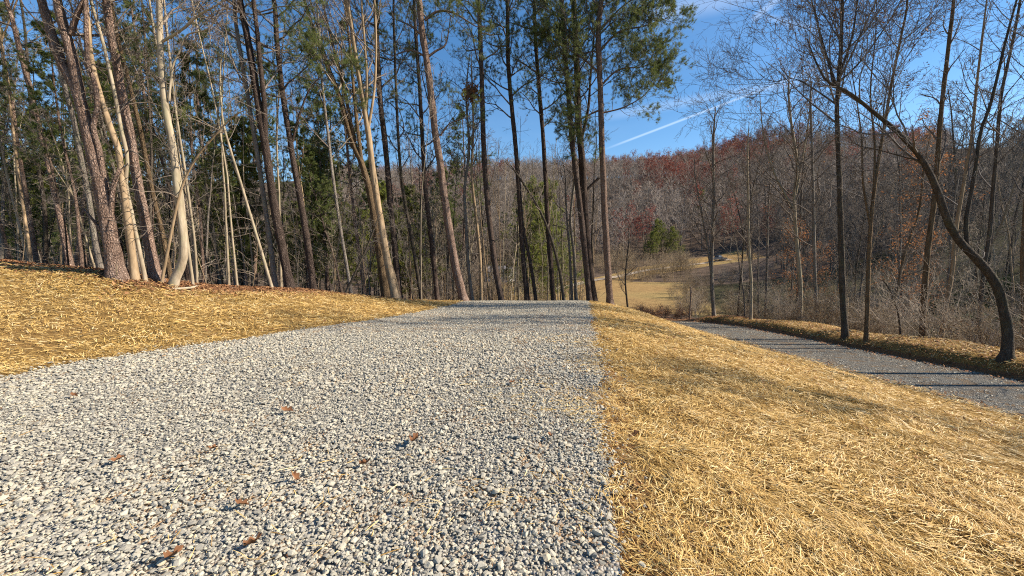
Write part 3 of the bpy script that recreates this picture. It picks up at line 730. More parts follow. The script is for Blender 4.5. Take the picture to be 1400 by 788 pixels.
tree('bare', 'tall tan tree with upswept stems at the near end of the straw bank', BT, [(541, 411), (530, 360), (520, 300), (512, 250), (507, 210), (504, 185), (497, 140), (487, 80), (480, 30), (475, 0)], (11, 5), 17.3, 'tan', 'twig', 5, .5, 14, 2.6,
     forks=[([(500, 160), (502, 110), (498, 50), (494, 0)], 5, 3.5, 3, .6), ([(503, 180), (512, 120), (514, 60), (512, 0)], 4, 2.5, 3, .5), ([(492, 105), (482, 50), (470, -5)], 3.5, 2, 2, .4)], dead=4)
tree('bare', 'dark lower trunk leaning left into pale upswept stems, behind the tall tan tree', BT, [(528, 410), (518, 340), (508, 275), (495, 225), (482, 195), (464, 132), (447, 90), (430, 45), (416, 0)], (12, 4), 18.2, 'brown', 'twig_pale', 4, .5, 16, 2.4,
     forks=[([(487, 205), (470, 120), (452, 50), (440, 0)], 5, 3, 3, .6), ([(495, 225), (486, 150), (478, 60), (470, -5)], 5.5, 3, 3, .6), ([(464, 132), (440, 60), (424, 0)], 3, 2, 2, .4)], dead=6)
tree('bare', 'short brown stem leaning against the tall tan tree', ST, [(546, 411), (539, 378), (531, 350), (522, 318)], (6, 2.5), 17.6, 'tan', 'twig', 0, .5, 5, .8, 2, (3, 3), dead=1)
tree('bare', 'dead sapling leaning right across the mouth of the wood', ST, [(472, 406), (487, 370), (505, 330), (516, 300)], (4, 2), 15.2, 'dark', 'twig_dark', 0, .5, 6, 1.0, 2, (4, 3), dead=2)
tree('bare', 'slim grey tree leaning left between the leaning dead sapling and the green-topped pine', BT, [(480, 400), (470, 340), (462, 290), (455, 240), (448, 180), (440, 110), (436, 40)], (5, 3), 17, 'grey', 'twig', 4, .35, 16, 2.)
tree('pine', 'tall dark pine rising behind the upswept tan stems', PT, [(545, 405), (540, 340), (533, 270), (527, 200), (520, 140), (516, 70), (513, 0)], (9, 6), 21, 'pine_dark', 'twig_dark', 4, .5, 20, 3., 3, (6, 5, 3), dead=12)
tree('bare', 'thin dark tree left of the leaning red pine at the driveway end', BT, [(576, 409), (566, 345), (556, 290), (548, 235), (543, 160), (540, 80), (538, 10)], (5, 3), 21, 'dark', 'twig_dark', 4, .35, 16, 2.2)
tree('pine', 'slim dark pine with yellow-green tufts beside the leaning red pine', PT, [(598, 411), (592, 350), (585, 290), (580, 240), (577, 180), (573, 110), (568, 40), (566, 0)], (7, 4), 22, 'pine_dark', 'twig_dark', 3, .35, 22, 2.6, 3, (6, 5, 3), dead=8)
tree('pine', 'leaning red-barked pitch pine with crooked sparse limbs at the driveway end', PT, [(634, 412), (622, 360), (612, 300), (605, 250), (602, 225), (595, 180), (588, 120), (583, 80), (578, 50), (575, 20), (571, -25)], (11.5, 7.5), 20.5, 'pine_bark', 'twig_dark', 4, .72, 10, 3., 3, (5, 4, 3), dead=5,
     forks=[([(585, 78), (596, 70), (609, 61), (614, 38)], 3.5, 1.5, .5, .5), ([(581, 28), (598, 16), (620, 18), (650, 36)], 4, 1.5, .5, .8), ([(580, 52), (562, 36), (540, 26)], 3, 1.5, .5, .5), ([(582, 78), (562, 69), (538, 76)], 3, 1.5, .5, .4), ([(602, 186), (614, 170), (640, 160)], 2.5, 1, .3, .3)])
# --- beyond the crest of the driveway
tree('bare', 'slim bare twin tree holding a leaf nest, nearer the leaning red pine', BT, [(646, 414), (640, 360), (637, 310), (635, 262), (639, 228), (641, 190), (638, 150), (638, 122)], (5, 2.4), 24, 'grey', 'twig_dark', 2, .45, 14, 2.2)
tree('bare', 'slim bare twin tree holding a leaf nest, farther from the leaning red pine', BT, [(658, 414), (656, 350), (650, 290), (645, 240), (647, 180), (646, 125)], (5, 2.4), 24.4, 'tan', 'twig_dark', 2, .45, 14, 2.2)
tree('pine', 'dark slender pine left of centre at the driveway crest with high sparse top', PT, [(686, 414), (678, 370), (670, 310), (665, 260), (662, 215), (660, 160), (658, 90), (656, 40), (654, 0)], (8, 5.5), 24, 'pine_dark', 'twig_dark', 4, .6, 20, 2.8, 3, (6, 4, 3), dead=10)
tree('pine', 'twin-stemmed pine right behind the driveway crest with blue-green top', PT, [(721, 414), (715, 350), (712, 300), (708, 240), (705, 200), (700, 150), (695, 90), (694, 40), (694, 0)], (7, 5), 25, 'pine_dark', 'twig_dark', 3, .52, 22, 3.0, 3, (7, 5, 3), dead=8, tuft=4,
     forks=[([(733, 413), (726, 365), (715, 310), (712, 280)], 5, 3.5, 0, 0)])
tree('pine', 'pine with forked grey stems left of the leaning curved sapling', PT, [(757, 414), (752, 350), (748, 290), (745, 230), (742, 180), (736, 110), (732, 50), (730, 0)], (7, 4.5), 26, 'pine_dark', 'twig_dark', 3, .5, 22, 2.8, 3, (7, 5, 3), dead=8, tuft=4)
tree('bare', 'thin dark sapling curving over to the left at the driveway crest', BT, [(771, 413), (765, 370), (752, 322), (735, 282), (712, 246), (698, 226)], (5, 2), 24, 'dark', 'twig', 0, .5, 7, 1.4, 2, (4, 3), dead=2)
tree('bare', 'slender pair member with grey bark at the crest, shorter one', BT, [(782, 412), (779, 350), (775, 300), (773, 260)], (4, 2), 25, 'grey', 'twig', 2, .4, 10, 1.5)
tree('bare', 'slender pair member with grey bark at the crest, taller wavy one', BT, [(788, 412), (785, 350), (780, 300), (786, 240), (785, 190), (790, 140)], (4.5, 2.2), 25.4, 'grey', 'twig', 3, .4, 12, 1.8)
tree('pine', 'pale-lit pine second from the open sky at the driveway corner', PT, [(806, 413), (800, 350), (795, 300), (790, 260), (785, 220), (781, 180), (778, 140), (774, 90), (770, 30), (767, -12)], (8, 6), 23.5, 'pine_dark', 'twig_dark', 3, .58, 24, 3.2, 3, (7, 5, 3), dead=8, tuft=4)
tree('pine', 'thick dark pine standing behind the pale-lit pine at the driveway corner', PT, [(812, 412), (804, 350), (800, 300), (797, 240), (793, 190), (790, 150), (789, 100), (786, 40), (784, -10)], (11, 7), 25, 'pine_dark', 'twig_dark', 3, .52, 22, 3.4, 3, (7, 5, 3), dead=8, tuft=4,
     forks=[([(794, 195), (804, 150), (807, 110), (812, 50)], 4.5, 3, 1, .5), ([(800, 262), (812, 250), (820, 243)], 4, 3, 0, 0)])
tree('pine', 'straight red-brown pine with wide flat top against open sky at the driveway corner', PT, [(834, 415), (830, 350), (827, 300), (825, 250), (823, 200), (821, 130), (819, 80), (818, 45), (822, 0), (824, -30)], (9.5, 6.5), 22.5, 'pine_bark', 'twig_dark', 3, .66, 22, 3.0, 3, (7, 5, 3), dead=5, tuft=4,
     forks=[([(821, 155), (850, 148), (878, 133), (893, 116)], 2.6, 1, .3, .5), ([(821, 118), (845, 96), (875, 92), (892, 86)], 3, 1.3, .4, .9), ([(820, 70), (846, 44), (880, 36), (912, 25)], 3.5, 1.5, .4, 1.), ([(821, 150), (800, 160), (785, 170)], 3, 1.4, .3, .5),
            ([(820, 100), (790, 75), (765, 62)], 3, 1.5, .4, .8), ([(822, 40), (850, 10), (880, -10)], 3, 1.5, .4, .8)])
# --- right of the driveway and beyond the lower road
R_ = dict(twig='twig_dark')
tree('bare', 'small branching sapling standing alone at the edge of the tawny meadow', ST, [(858, 420), (855, 385), (857, 355), (860, 330)], (3.2, 1.6), 26, 'dark', 'twig', 1, .25, 10, 1.3, 3, (5, 4, 3), dead=0)
tree('bare', 'tall bare tree before the parked pickup with a forked companion stem', BT, [(976, 438), (973, 380), (974, 320), (976, 270), (975, 215), (976, 180)], (6, 3), 27, 'grey', 'twig', 1.5, .3, 22, 2.6, forks=[([(973, 376), (966, 330), (957, 280), (950, 240)], 4, 2, 1, .6)], dead=4)
tree('bare', 'slim tree with sunlit right side on the verge, right of the pickup', BT, [(1026, 443), (1027, 390), (1024, 340), (1023, 280), (1022, 220)], (5, 2.6), 23, 'pale', 'twig', 2, .3, 18, 1.9, dead=4)
tree('bare', 'vase-shaped bare tree with pale sunlit limbs beyond the verge', BT, [(1094, 446), (1094, 385), (1088, 320), (1086, 265), (1090, 225), (1082, 170), (1078, 130)], (7.5, 3), 25, 'pale', 'twig', 1.5, .42, 22, 3.2,
     forks=[([(1087, 290), (1060, 240), (1045, 190), (1040, 150)], 4, 2, 1, .6), ([(1088, 265), (1100, 200), (1108, 150)], 4, 2, 1, .5)], dead=4, leaves=('leaf_orange', .05, 5, .12, .05))
tree('bare', 'slender grey tree between the vase-shaped tree and the big dark one', BT, [(1118, 447), (1115, 400), (1113, 330), (1112, 270), (1110, 200), (1108, 140)], (6, 3), 23.5, 'grey', 'twig', 1.5, .35, 20, 2.6, dead=5)
tree('bare', 'big dark straight tree on the straw verge with broad fine crown', BT, [(1156, 461), (1152, 400), (1150, 330), (1148, 260), (1146, 200), (1144, 150), (1147, 105), (1150, 60)], (10.5, 5.5), None, 'dark', 'twig_dark', 3.5, .56, 20, 3.9, 3, (6, 5, 3), dead=5,
     forks=[([(1146, 125), (1128, 70), (1112, 10)], 4, 2.2, 1.5, .6), ([(1147, 105), (1165, 50), (1172, 0)], 4, 2.2, 1.5, .6), ([(1145, 115), (1180, 80), (1215, 30)], 3.5, 2, 1.5, .6), ([(1146, 145), (1110, 120), (1085, 108), (1060, 112)], 3, 1.2, .5, .6)], fallback=18)
tree('bare', 'brown tree on the verge splitting into several rising stems, next to the big dark tree', BT, [(1184, 466), (1186, 420), (1188, 350), (1192, 290), (1198, 240), (1206, 190), (1218, 120), (1232, 50), (1240, 10)], (7.5, 3), None, 'brown', 'twig_dark', 3, .5, 18, 3., 3, (6, 5, 3),
     forks=[([(1190, 310), (1180, 250), (1178, 190), (1170, 130)], 4, 2, 1.5, .6), ([(1194, 275), (1196, 200), (1190, 130), (1196, 60)], 4, 2, 1.5, .6)], dead=4, leaves=('leaf_dead', .05, 4, .1, .05), fallback=17)
tree('bare', 'dark trunk with broken snag top rising clear into the sky behind the arching tree', BT, [(1261, 464), (1264, 400), (1270, 330), (1278, 270), (1283, 200), (1287, 150), (1295, 80), (1302, 20), (1306, -20)], (10.5, 5), 17.2, 'brown', 'twig_dark', 1, .35, 12, 1.6, 2, (5, 4), dead=6, leaves=None)
tree('bare', 'tan-lit trunk leaning right between the snag and the arching tree', BT, [(1286, 468), (1292, 425), (1302, 370), (1306, 320), (1316, 260), (1328, 190), (1335, 120), (1342, 60)], (8, 3.5), 17.4, 'tan', 'twig_dark', 3, .4, 14, 2.6, 3, (5, 4, 3), dead=6)
tree('bare', 'dark trunk rising behind the foot of the arching tree', BT, [(1334, 471), (1340, 420), (1345, 370), (1353, 320), (1358, 260), (1363, 200), (1369, 130), (1384, 60), (1395, 0)], (8.5, 4), 16.8, 'dark', 'twig_dark', 3, .4, 15, 2.6, 3, (5, 4, 3), dead=6)
tree('bare', 'thick mossy trunk arching far over to the left with one upright limb', BT, [(1376, 491), (1378, 460), (1372, 420), (1358, 382), (1336, 355), (1312, 330), (1295, 300), (1283, 265), (1270, 235), (1252, 207), (1226, 180), (1196, 155), (1162, 128), (1132, 112)], (19, 13.5, 4.5), None, 'dark', 'twig_dark', 1.2, .55, 13, 1.9, 3, (5, 4, 3),
     forks=[([(1322, 338), (1321, 300), (1329, 258), (1335, 220), (1341, 180), (1355, 140), (1374, 60), (1390, 0)], 8, 4, 2, .9), ([(1262, 220), (1240, 216), (1200, 205), (1175, 200)], 3, 1.2, .3, .4)], stubs=[([(1276, 244), (1272, 236)], 6, 5)], dead=5, fallback=13.5, ang=(.4, .9))
tree('bare', 'dark trunk at the far right edge beyond the arching tree', BT, [(1402, 492), (1400, 430), (1398, 360), (1402, 280), (1410, 180), (1412, 80)], (9, 5), 14.2, 'brown', 'twig_dark', 4, .4, 14, 2.4, 3, (5, 4, 3), dead=6)
tree('bare', 'leaning thin tree with lingering orange leaves behind the snag', BT, [(1206, 445), (1226, 400), (1236, 350), (1256, 290), (1262, 240)], (5.5, 3), 22, 'brown', 'twig', 2, .3, 20, 2.2, 3, (5, 4, 3), dead=3, leaves=('leaf_orange', .25, 5, .16, .06))
tree('bare', 'low crooked sapling hooped over at the back of the straw verge', ST, [(1231, 462), (1228, 430), (1218, 400), (1206, 382)], (3.5, 1.5), 17.5, 'dark', 'twig_dark', 0, .4, 7, 1., 2, (4, 3), dead=2)

# leaf nest high in the twin slim trees
r = np.random.default_rng(5); q = W(644, 128, 24.1)
P = Part(); v_, q_, r_ = leafcards(r, np.array([[0, 0, 0], [.1, 0, .2], [-.1, 0, -.2], [0, .1, .05]]), 120, .22, .1); P.put(v_, q_, None, 0, r_)
nest = link('leaf_nest', P.mesh('leaf_nest', [M['leaf_dead']]), None, tuple(q)); tag(nest, 'dark ragged ball of dead leaves lodged high in the twin slim trees', 'leaf nest')

# ------------------------------------------------------------------ prototypes for the crowded woods
def proto(kind, seed, H, r0, bark_, twig, c0, limbs, L, mx, kids, needle='needle', tuft=3, rmin=.008, nl=(.18, .02, 9), lean=.05, dead=8, leaves=None, sides=7, wander=.035):
    r = np.random.default_rng(seed)
    tt, cr, tips = Tubes(), Tubes(), []
    d0 = nrm(np.array([r.normal(0, lean), r.normal(0, lean), 1]))
    path = gpath(r, np.array([0, 0, -.3]), d0, H, 12, wander, .02); R = np.linspace(r0, r0 * .25, 13); R[:2] *= (1.25, 1.06)
    tt.add(path, R, sides)
    if kind == 'bare' and r.uniform() < .5:
        q, t = at_frac(path, r.uniform(.4, .6)); p2 = gpath(r, q, side_dir(r, t, .3), H * .45, 8, .05, .05); tt.add(p2, np.linspace(r0 * .5, r0 * .15, 9), 5)
        for i in range(limbs // 2):
            q, t = at_frac(p2, .3 + .65 * i / (limbs // 2)); branches(cr, r, q, side_dir(r, t, r.uniform(.5, .9)), L * r.uniform(.4, .9), r0 * .2, 0, mx, kids, .05, .15, rmin, tips)
    for i in range(limbs):
        fr = min(.98, c0 + (1 - c0) * (i + r.uniform(.1, .9)) / limbs); q, t = at_frac(path, fr); k = (fr - c0) / (1 - c0)
        if kind == 'pine':
            branches(cr, r, q, side_dir(r, t, r.uniform(.9, 1.4), i * 2.4 + r.uniform(-.5, .5)), L * r.uniform(.6, 1.2) * (1.1 - .85 * k), max(rmin, r0 * .25 * (1 - .6 * k)), 0, mx - 1, kids, .06, .16, rmin, tips, (.5, 1.))
        else:
            branches(cr, r, q, side_dir(r, t, r.uniform(.5, .95), i * 2.4), L * r.uniform(.5, 1.2) * (1.15 - .7 * k), max(rmin, r0 * .35 * (1 - .6 * k)), 0, mx, kids, .06, .15, rmin, tips)
    if dead: dead_limbs(cr, r, path, R, .12, max(c0, .2), dead, (.6, 1.8))
    P = Part(); V, Q = cr.arrays(); P.put(V, Q, None, 0); mats = [M[twig]]
    if kind == 'pine':
        a, b_, c_ = needles(r, tips, tuft, *nl); P.put(a, None, b_, 1, c_); mats.append(M[needle])
    if leaves:
        cs = [at_frac(p, r.uniform(.3, 1))[0] for p in tips if r.uniform() < leaves[1]]
        a, b_, c_ = leafcards(r, cs, leaves[2], leaves[3], leaves[4]); P.put(a, b_, None, 1, c_); mats.append(M[leaves[0]])
    T = Part(); TV, TQ = tt.arrays(r, .02); T.put(TV, TQ, None, 0)
    return dict(trunk=T, crown=P, tm=[M[bark_]], cm=mats, made=None)
def make(pr, name, x, y, rz, s, label, cat, group, sink=0, tilt=(0, 0)):
    root = thing(name, label, cat, (x, y, float(zg(x, y)) - sink), rz, group, s); root.rotation_euler = (tilt[0], tilt[1], rz)
    if pr['made'] is None:
        pr['made'] = (pr['trunk'].mesh('trunk', pr['tm']), pr['crown'].mesh('crown', pr['cm']))
        link('trunk', pr['made'][0], root); link('crown', pr['made'][1], root); pr['src'] = list(root.children)
    else:
        for ch in pr['src']:
            c = ch.copy(); C.objects.link(c); c.parent = root
    return root
pines = [proto('pine', 300 + k, H, r0, bk, 'twig_dark', c0, nl, L, 3, (6, 4, 3), tuft=5) for k, (H, r0, bk, c0, nl, L) in enumerate([(19, .15, 'pine_bark', .42, 30, 3), (17, .12, 'pine_dark', .36, 30, 2.6), (21, .17, 'pine_dark', .46, 28, 3.2), (16, .1, 'pine_bark', .34, 28, 2.3)])]
bares = [proto('bare', 320 + k, H, r0, bk, tw, c0, nl, L, 3, (5, 4, 2)) for k, (H, r0, bk, tw, c0, nl, L) in enumerate([(17, .11, 'grey', 'twig', .35, 16, 2.8), (15, .085, 'dark', 'twig_dark', .35, 16, 2.4), (18, .13, 'dark', 'twig_dark', .45, 16, 3.2), (14, .07, 'pale', 'twig_pale', .3, 16, 2.2), (16, .10, 'tan', 'twig', .4, 14, 2.6), (13, .06, 'grey', 'twig_pale', .25, 16, 2.4)])]
young = [proto('pine', 340 + k, H, r0, 'pine_dark', 'twig_dark', .1, nl, L, 3, (7, 5, 3), 'needle_light', 3, nl=(.22, .035, 10), dead=0) for k, (H, r0, nl, L) in enumerate([(13, .12, 50, 3.2), (9, .09, 40, 2.6), (11, .1, 46, 3.4)])]
broad = [proto('pine', 346 + k, H, .12, 'pine_dark', 'twig_dark', .08, 60, L, 3, (7, 4, 3), 'needle_light', 2, nl=(.26, .04, 9), dead=0) for k, (H, L) in enumerate([(13, 4.6), (11, 4.2)])]
saps = [proto('bare', 350 + k, H, r0, bk, tw, .3, nl, L, 2, (5, 4), rmin=.007, dead=4, sides=5, wander=.06, lean=.12) for k, (H, r0, bk, tw, nl, L) in enumerate([(6, .032, 'pale', 'twig_pale', 10, 1.3), (7.5, .04, 'grey', 'twig', 12, 1.5), (5, .025, 'tan', 'twig_pale', 9, 1.1), (8, .045, 'dark', 'twig_dark', 12, 1.6)])]
poles = [proto('bare', 360 + k, H, r0, bk, tw, .62, 9, 1.5, 2, (4, 3), rmin=.006, dead=5, sides=6, wander=.03, lean=.05) for k, (H, r0, bk, tw) in enumerate([(14, .055, 'pale', 'twig'), (13, .045, 'grey', 'twig'), (15, .06, 'tan', 'twig'), (12, .04, 'pale', 'twig_pale'), (14, .05, 'dark', 'twig_dark')])]
def shrub(seed, H, n, mat='shrub', leaves=None):
    r = np.random.default_rng(seed); cr, st, tips = Tubes(), Tubes(), []
    for k in range(n):
        a = r.uniform(0, 6.28); d = nrm(np.array([math.cos(a) * .5, math.sin(a) * .5, r.uniform(.6, 1.4)]))
        p = np.array([r.normal(0, .25), r.normal(0, .25), -.1]); l = H * r.uniform(.6, 1.1)
        pt = gpath(r, p, d, l, 6, .12, .03); st.add(pt, np.linspace(.016, .006, 7), 3)
        for i in range(7):
            q, t = at_frac(pt, r.uniform(.25, 1)); branches(cr, r, q, side_dir(r, t, r.uniform(.4, 1)), l * r.uniform(.2, .4), .008, 1, 2, (0, 4, 2), .03, .18, .006, tips)
    S, P = Part(), Part(); V, Q = st.arrays(); S.put(V, Q, None, 0); V, Q = cr.arrays(); P.put(V, Q, None, 0); mats = [M[mat]]
    if leaves:
        cs = [at_frac(p, r.uniform(.3, 1))[0] for p in tips if r.uniform() < leaves[1]]
        a, b_, c_ = leafcards(r, cs, leaves[2], leaves[3], leaves[4]); P.put(a, b_, None, 1, c_); mats.append(M[leaves[0]])
    return dict(trunk=S, crown=P, tm=[M[mat]], cm=mats, made=None)
shrubs = [shrub(370, 2.4, 14), shrub(371, 3., 12), shrub(372, 1.8, 16, leaves=('leaf_dead', .12, 3, .1, .045)), shrub(373, 3.4, 16, 'twig_pale')]
M['leaf_green'] = simple('evergreen_leaves', [(.1, (.018, .03, .012)), (.5, (.04, .062, .022)), (.9, (.08, .1, .035))], 3, True, .8, .1, .3, 0, .15)
evergreen = [shrub(374, 2.6, 14, 'twig_dark', leaves=('leaf_green', .9, 10, .16, .09))]
beech = [proto('bare', 355, 9, .07, 'grey', 'twig', .2, 18, 2.4, 3, (5, 4, 2), leaves=('leaf_orange', .3, 5, .16, .07))]
darkpine = [proto('pine', 357 + k, 11 + k, .12, 'pine_dark', 'twig_dark', .12, 40, 3.4, 3, (6, 5, 3), 'needle', 3, nl=(.24, .04, 9), dead=0) for k in range(2)]

ditch = [shrub(376, 2., 18, 'twig_dark', leaves=('leaf_dead', .35, 4, .12, .07))]
pr_ = random.Random(11)
placed = []
def free(x, y, dmin):
    for (a, b) in placed:
        if (a - x) ** 2 + (b - y) ** 2 < dmin * dmin: return False
    placed.append((x, y)); return True
for o in list(bpy.data.objects):
    if o.parent is None and o.type == 'EMPTY': placed.append((o.location.x, o.location.y))

# the left wood, right behind the front row
def wood(n, px0, px1, off0, off1, kinds, label, group, dmin, power=1.4, cat=None):
    k = tries = 0
    while k < n and tries < n * 40:
        tries += 1
        px = pr_.uniform(px0, px1); az = (px - CX) / F
        y = float(bank_y(az)) + off0 + (off1 - off0) * pr_.random() ** power if az < -.11 else 22.5 + off0 + (off1 - off0) * pr_.random() ** power
        x = az * y
        if (x > drive_l(y) - .5 and x < drive_r(y) + .6 and y < 26) or abs(x - road_x(y)) < 2.2 and y < 44: continue
        if not free(x, y, dmin): continue
        pool, nm, ct = kinds[pr_.randrange(len(kinds))]
        make(pr_.choice(pool), nm, x, y, pr_.uniform(0, 6.28), pr_.uniform(.62, .98) * (.6 + .4 * min(1, max(0, (y - 11) / 22)) if nm != 'slim_tree' else 1), label[nm], ct, group[nm], tilt=(pr_.gauss(0, .02), pr_.gauss(0, .03))); k += 1
wood(74, -60, 640, 2, 34, [(pines, 'pine_tree', PT), (pines, 'pine_tree', PT), (bares[:3], 'bare_tree', BT), (bares, 'bare_tree', BT), (bares[:3], 'bare_tree', BT)],
     {'pine_tree': 'tall pine in the shaded wood behind the front row of the straw bank', 'bare_tree': 'bare trunk in the shaded wood behind the front row of the straw bank'},
     {'pine_tree': 'pines in the shaded wood behind the straw bank', 'bare_tree': 'bare trunks in the shaded wood behind the straw bank'}, 1.3)
wood(78, -60, 640, 1.5, 22, [(poles, 'slim_tree', BT)], {'slim_tree': 'slim straight pole-like tree standing in the wood behind the straw bank'}, {'slim_tree': 'pole-like trees in the wood behind the bank'}, .9, 1.2)
wood(30, 640, 815, 2.5, 18, [(poles, 'slim_tree', BT)], {'slim_tree': 'slim straight pole-like tree just down the slope from the driveway crest'}, {'slim_tree': 'pole-like trees past the driveway crest'}, .9, 1.2)
wood(85, -60, 640, 1.2, 16, [(saps, 'bare_sapling', ST)], {'bare_sapling': 'thin sapling on the shaded floor of the wood behind the straw bank'}, {'bare_sapling': 'saplings on the floor of the wood'}, .6, 1.2)
wood(52, 560, 815, 3, 26, [(bares, 'bare_tree', BT), (saps, 'bare_sapling', ST), (saps, 'bare_sapling', ST)],
     {'bare_tree': 'slim bare tree down the slope beyond the driveway crest', 'bare_sapling': 'thin sapling down the slope beyond the driveway crest'},
     {'bare_tree': 'bare trees beyond the driveway crest', 'bare_sapling': 'saplings beyond the driveway crest'}, 1.2)
# young green pines low in the wood
for px, y, k, s, lab in [(716, 41, 0, 1.0, 'bright yellow-green young pine filling the gap beyond the driveway crest'), (750, 45, 1, 1.1, 'second broad yellow-green pine, right beside the bright one beyond the crest'),
                         (560, 33, 0, .95, 'bushy green pine showing left of the leaning red pine'), (500, 30, 2, 1.0, 'bushy green pine behind the tall tan tree'), (450, 27, 0, 1., 'bushy green pine behind the green-topped dark pine'),
                         (415, 34, 2, 1.15, 'broad green pine deep in the wood behind the twin-stemmed pine'), (330, 24, 0, .95, 'dark green pine in the gap right of the pale bow-based tree'), (295, 29, 2, 1.1, 'broad green pine deep in the wood behind the arching sapling'),
                         (170, 24, 0, 1.15, 'green pine far behind the big forked pine'), (60, 26, 2, 1.1, 'dark green pine at the back of the leftmost thicket'), (-20, 22, 0, 1., 'dark green pine at the left edge of the thicket'), (610, 44, 0, 1.0, 'green pine seen low between the red pine and the twin slim trees')]:
    x = (px - CX) / F * y; placed.append((x, y)); make((broad if 700 < px < 760 else young)[k], 'young_pine', x, y, pr_.uniform(0, 6), s * (1 if px > 640 else .78), lab, PT, None)
# right: the brushy hollow and the wood climbing behind it
k = 0; tries = 0
while k < 90 and tries < 6000:
    tries += 1
    px = pr_.uniform(1010, 1520); y = 15 + 60 * pr_.random() ** 1.5; x = (px - CX) / F * y
    if x < road_x(y) + 5.2 or not free(x, y, 1.5): continue
    if px < 1090 and y > 36 or 15 < y < 23.5 and x < 28: continue
    lab, gp = ('bare tree in the brushy hollow just beyond the straw verge', 'bare trees in the hollow beyond the verge') if y < 32 else ('bare tree on the wooded rise behind the hollow', 'bare trees on the rise behind the hollow')
    pl = bares if pr_.random() < .75 else saps
    make(pr_.choice(pl), 'bare_tree' if pl is bares else 'bare_sapling', x, y, pr_.uniform(0, 6), pr_.uniform(.6, .95), lab if pl is bares else lab.replace('bare tree', 'thin sapling'), BT if pl is bares else ST, gp if pl is bares else gp.replace('bare trees', 'saplings')); k += 1
# trees along the verge out of the picture that throw their shade across the slope
for x, y in [(20, 6.4), (17, 9.6)]:
    make(pr_.choice(bares), 'bare_tree', x, y, pr_.uniform(0, 6), 1.05, 'bare tree on the verge past the right edge of the view', BT, 'trees on the verge past the view')
for x, y in [(46, 62), (50, 70), (44, 54), (54, 78), (58, 88), (49, 84), (41, 48), (62, 96)]:
    make(pr_.choice(bares), 'bare_tree', x, y, pr_.uniform(0, 6), pr_.uniform(.8, 1.05), 'bare tree at the brushy right border of the meadow', BT, 'bare trees along the right border of the meadow')
# shrubs: behind the verge, at the meadow edge, beyond the crest
def shrubrow(n, fn, label, group, s0=.45, s1=.95, pool=None):
    for _ in range(n):
        x, y = fn(); make(pr_.choice(pool or shrubs), 'bare_shrub', x, y, pr_.uniform(0, 6), pr_.uniform(s0, s1), label, 'shrub', group)
def f1():
    y = pr_.uniform(8, 30); return road_x(y) + 4.6 + abs(pr_.gauss(0, 3.6)), y
shrubrow(54, f1, 'tangled bare shrub along the back of the straw verge', 'shrubs along the back of the verge')
def f2():
    px = pr_.uniform(932, 1085); y = pr_.uniform(31, 95); return (px - CX) / F * y, y
shrubrow(64, f2, 'tangled bare shrub between the lower road and the meadow', 'shrubs between the road and the meadow')
def f3():
    px = pr_.uniform(560, 800); y = pr_.uniform(25, 36); return (px - CX) / F * y, y
shrubrow(26, f3, 'low brushy shrub on the slope just past the driveway crest', 'shrubs past the driveway crest')
def f4():
    px = pr_.uniform(730, 962); x = 0; y = pr_.uniform(92, 126)
    return (px - CX) / F * y, y
def f6():
    px = pr_.uniform(1060, 1480); y = pr_.uniform(19, 50); return max((px - CX) / F * y, road_x(y) + 5.4 + pr_.random() * 3), y
shrubrow(70, f6, 'brushy shrub down in the hollow beyond the straw verge', 'shrubs down in the hollow', .6, 1.15, shrubs[1:2] + shrubs[3:] * 2)
def f7():
    px = pr_.uniform(1215, 1470); y = pr_.uniform(23, 36); return (px - CX) / F * y, y
shrubrow(16, f7, 'dark glossy evergreen shrub in the shade of the hollow', 'evergreen shrubs in the hollow', .6, 1.1, evergreen)
for px, y, sc_, lab in [(1083, 27, .8, 'small beech holding orange leaves beside the vase-shaped tree'), (1122, 29, .75, 'low beech with orange leaves behind the slender grey tree'), (1244, 26, .95, 'biggest orange-leaved beech, behind the snag and the arching tree'), (1266, 31, .9, 'farther orange-leaved beech seen past the snag trunk')]:
    make(beech[0], 'beech_tree', (px - CX) / F * y, y, pr_.uniform(0, 6), sc_, lab, BT, None)
for _ in range(26):
    px = pr_.uniform(1225, 1480); y = pr_.uniform(28, 52); x = (px - CX) / F * y
    if free(x, y, 1.5): make(pr_.choice(bares), 'bare_tree', x, y, pr_.uniform(0, 6), pr_.uniform(.9, 1.15), 'tall bare tree crowding the hollow behind the arching tree', BT, 'tall bare trees behind the arching tree')
for _ in range(26):
    px = pr_.uniform(-40, 620); y = pr_.uniform(30, 60); x = (px - CX) / F * y
    if free(x, y, 2.0): make(pr_.choice(darkpine), 'young_pine', x, y, pr_.uniform(0, 6), pr_.uniform(.55, .85), 'dark evergreen deep in the wood behind the straw bank', PT, 'dark evergreens deep in the wood')
for _ in range(60):
    x, y = f4()
    if np.hypot(x - lx, y - ly).min() < 3: continue
    make(pr_.choice(shrubs[:2]), 'bare_shrub', x, y, pr_.uniform(0, 6), pr_.uniform(1.5, 2.6), 'big tawny bush massed at the far side of the meadow', 'bush', 'tawny bushes at the far side of the meadow')
def f8():
    px = pr_.uniform(835, 950); y = pr_.uniform(84, 93); return (px - CX) / F * y, y
shrubrow(18, f8, 'low tawny shrub between the meadow and the pale lane', 'shrubs between the meadow and the lane', .55, 1.)
def f9():
    px = pr_.uniform(915, 965); y = pr_.uniform(40, 82); return (px - CX) / F * y, y
shrubrow(24, f9, 'scrubby bare shrub invading the right side of the meadow', 'shrubs invading the side of the meadow', .5, 1.)
def f5():
    px = pr_.uniform(868, 940); y = pr_.uniform(31, 36); return (px - CX) / F * y, y
shrubrow(14, f5, 'low red-brown bush in the ditch where the lower road drops away', 'bushes in the ditch by the lower road', .32, .6, ditch)
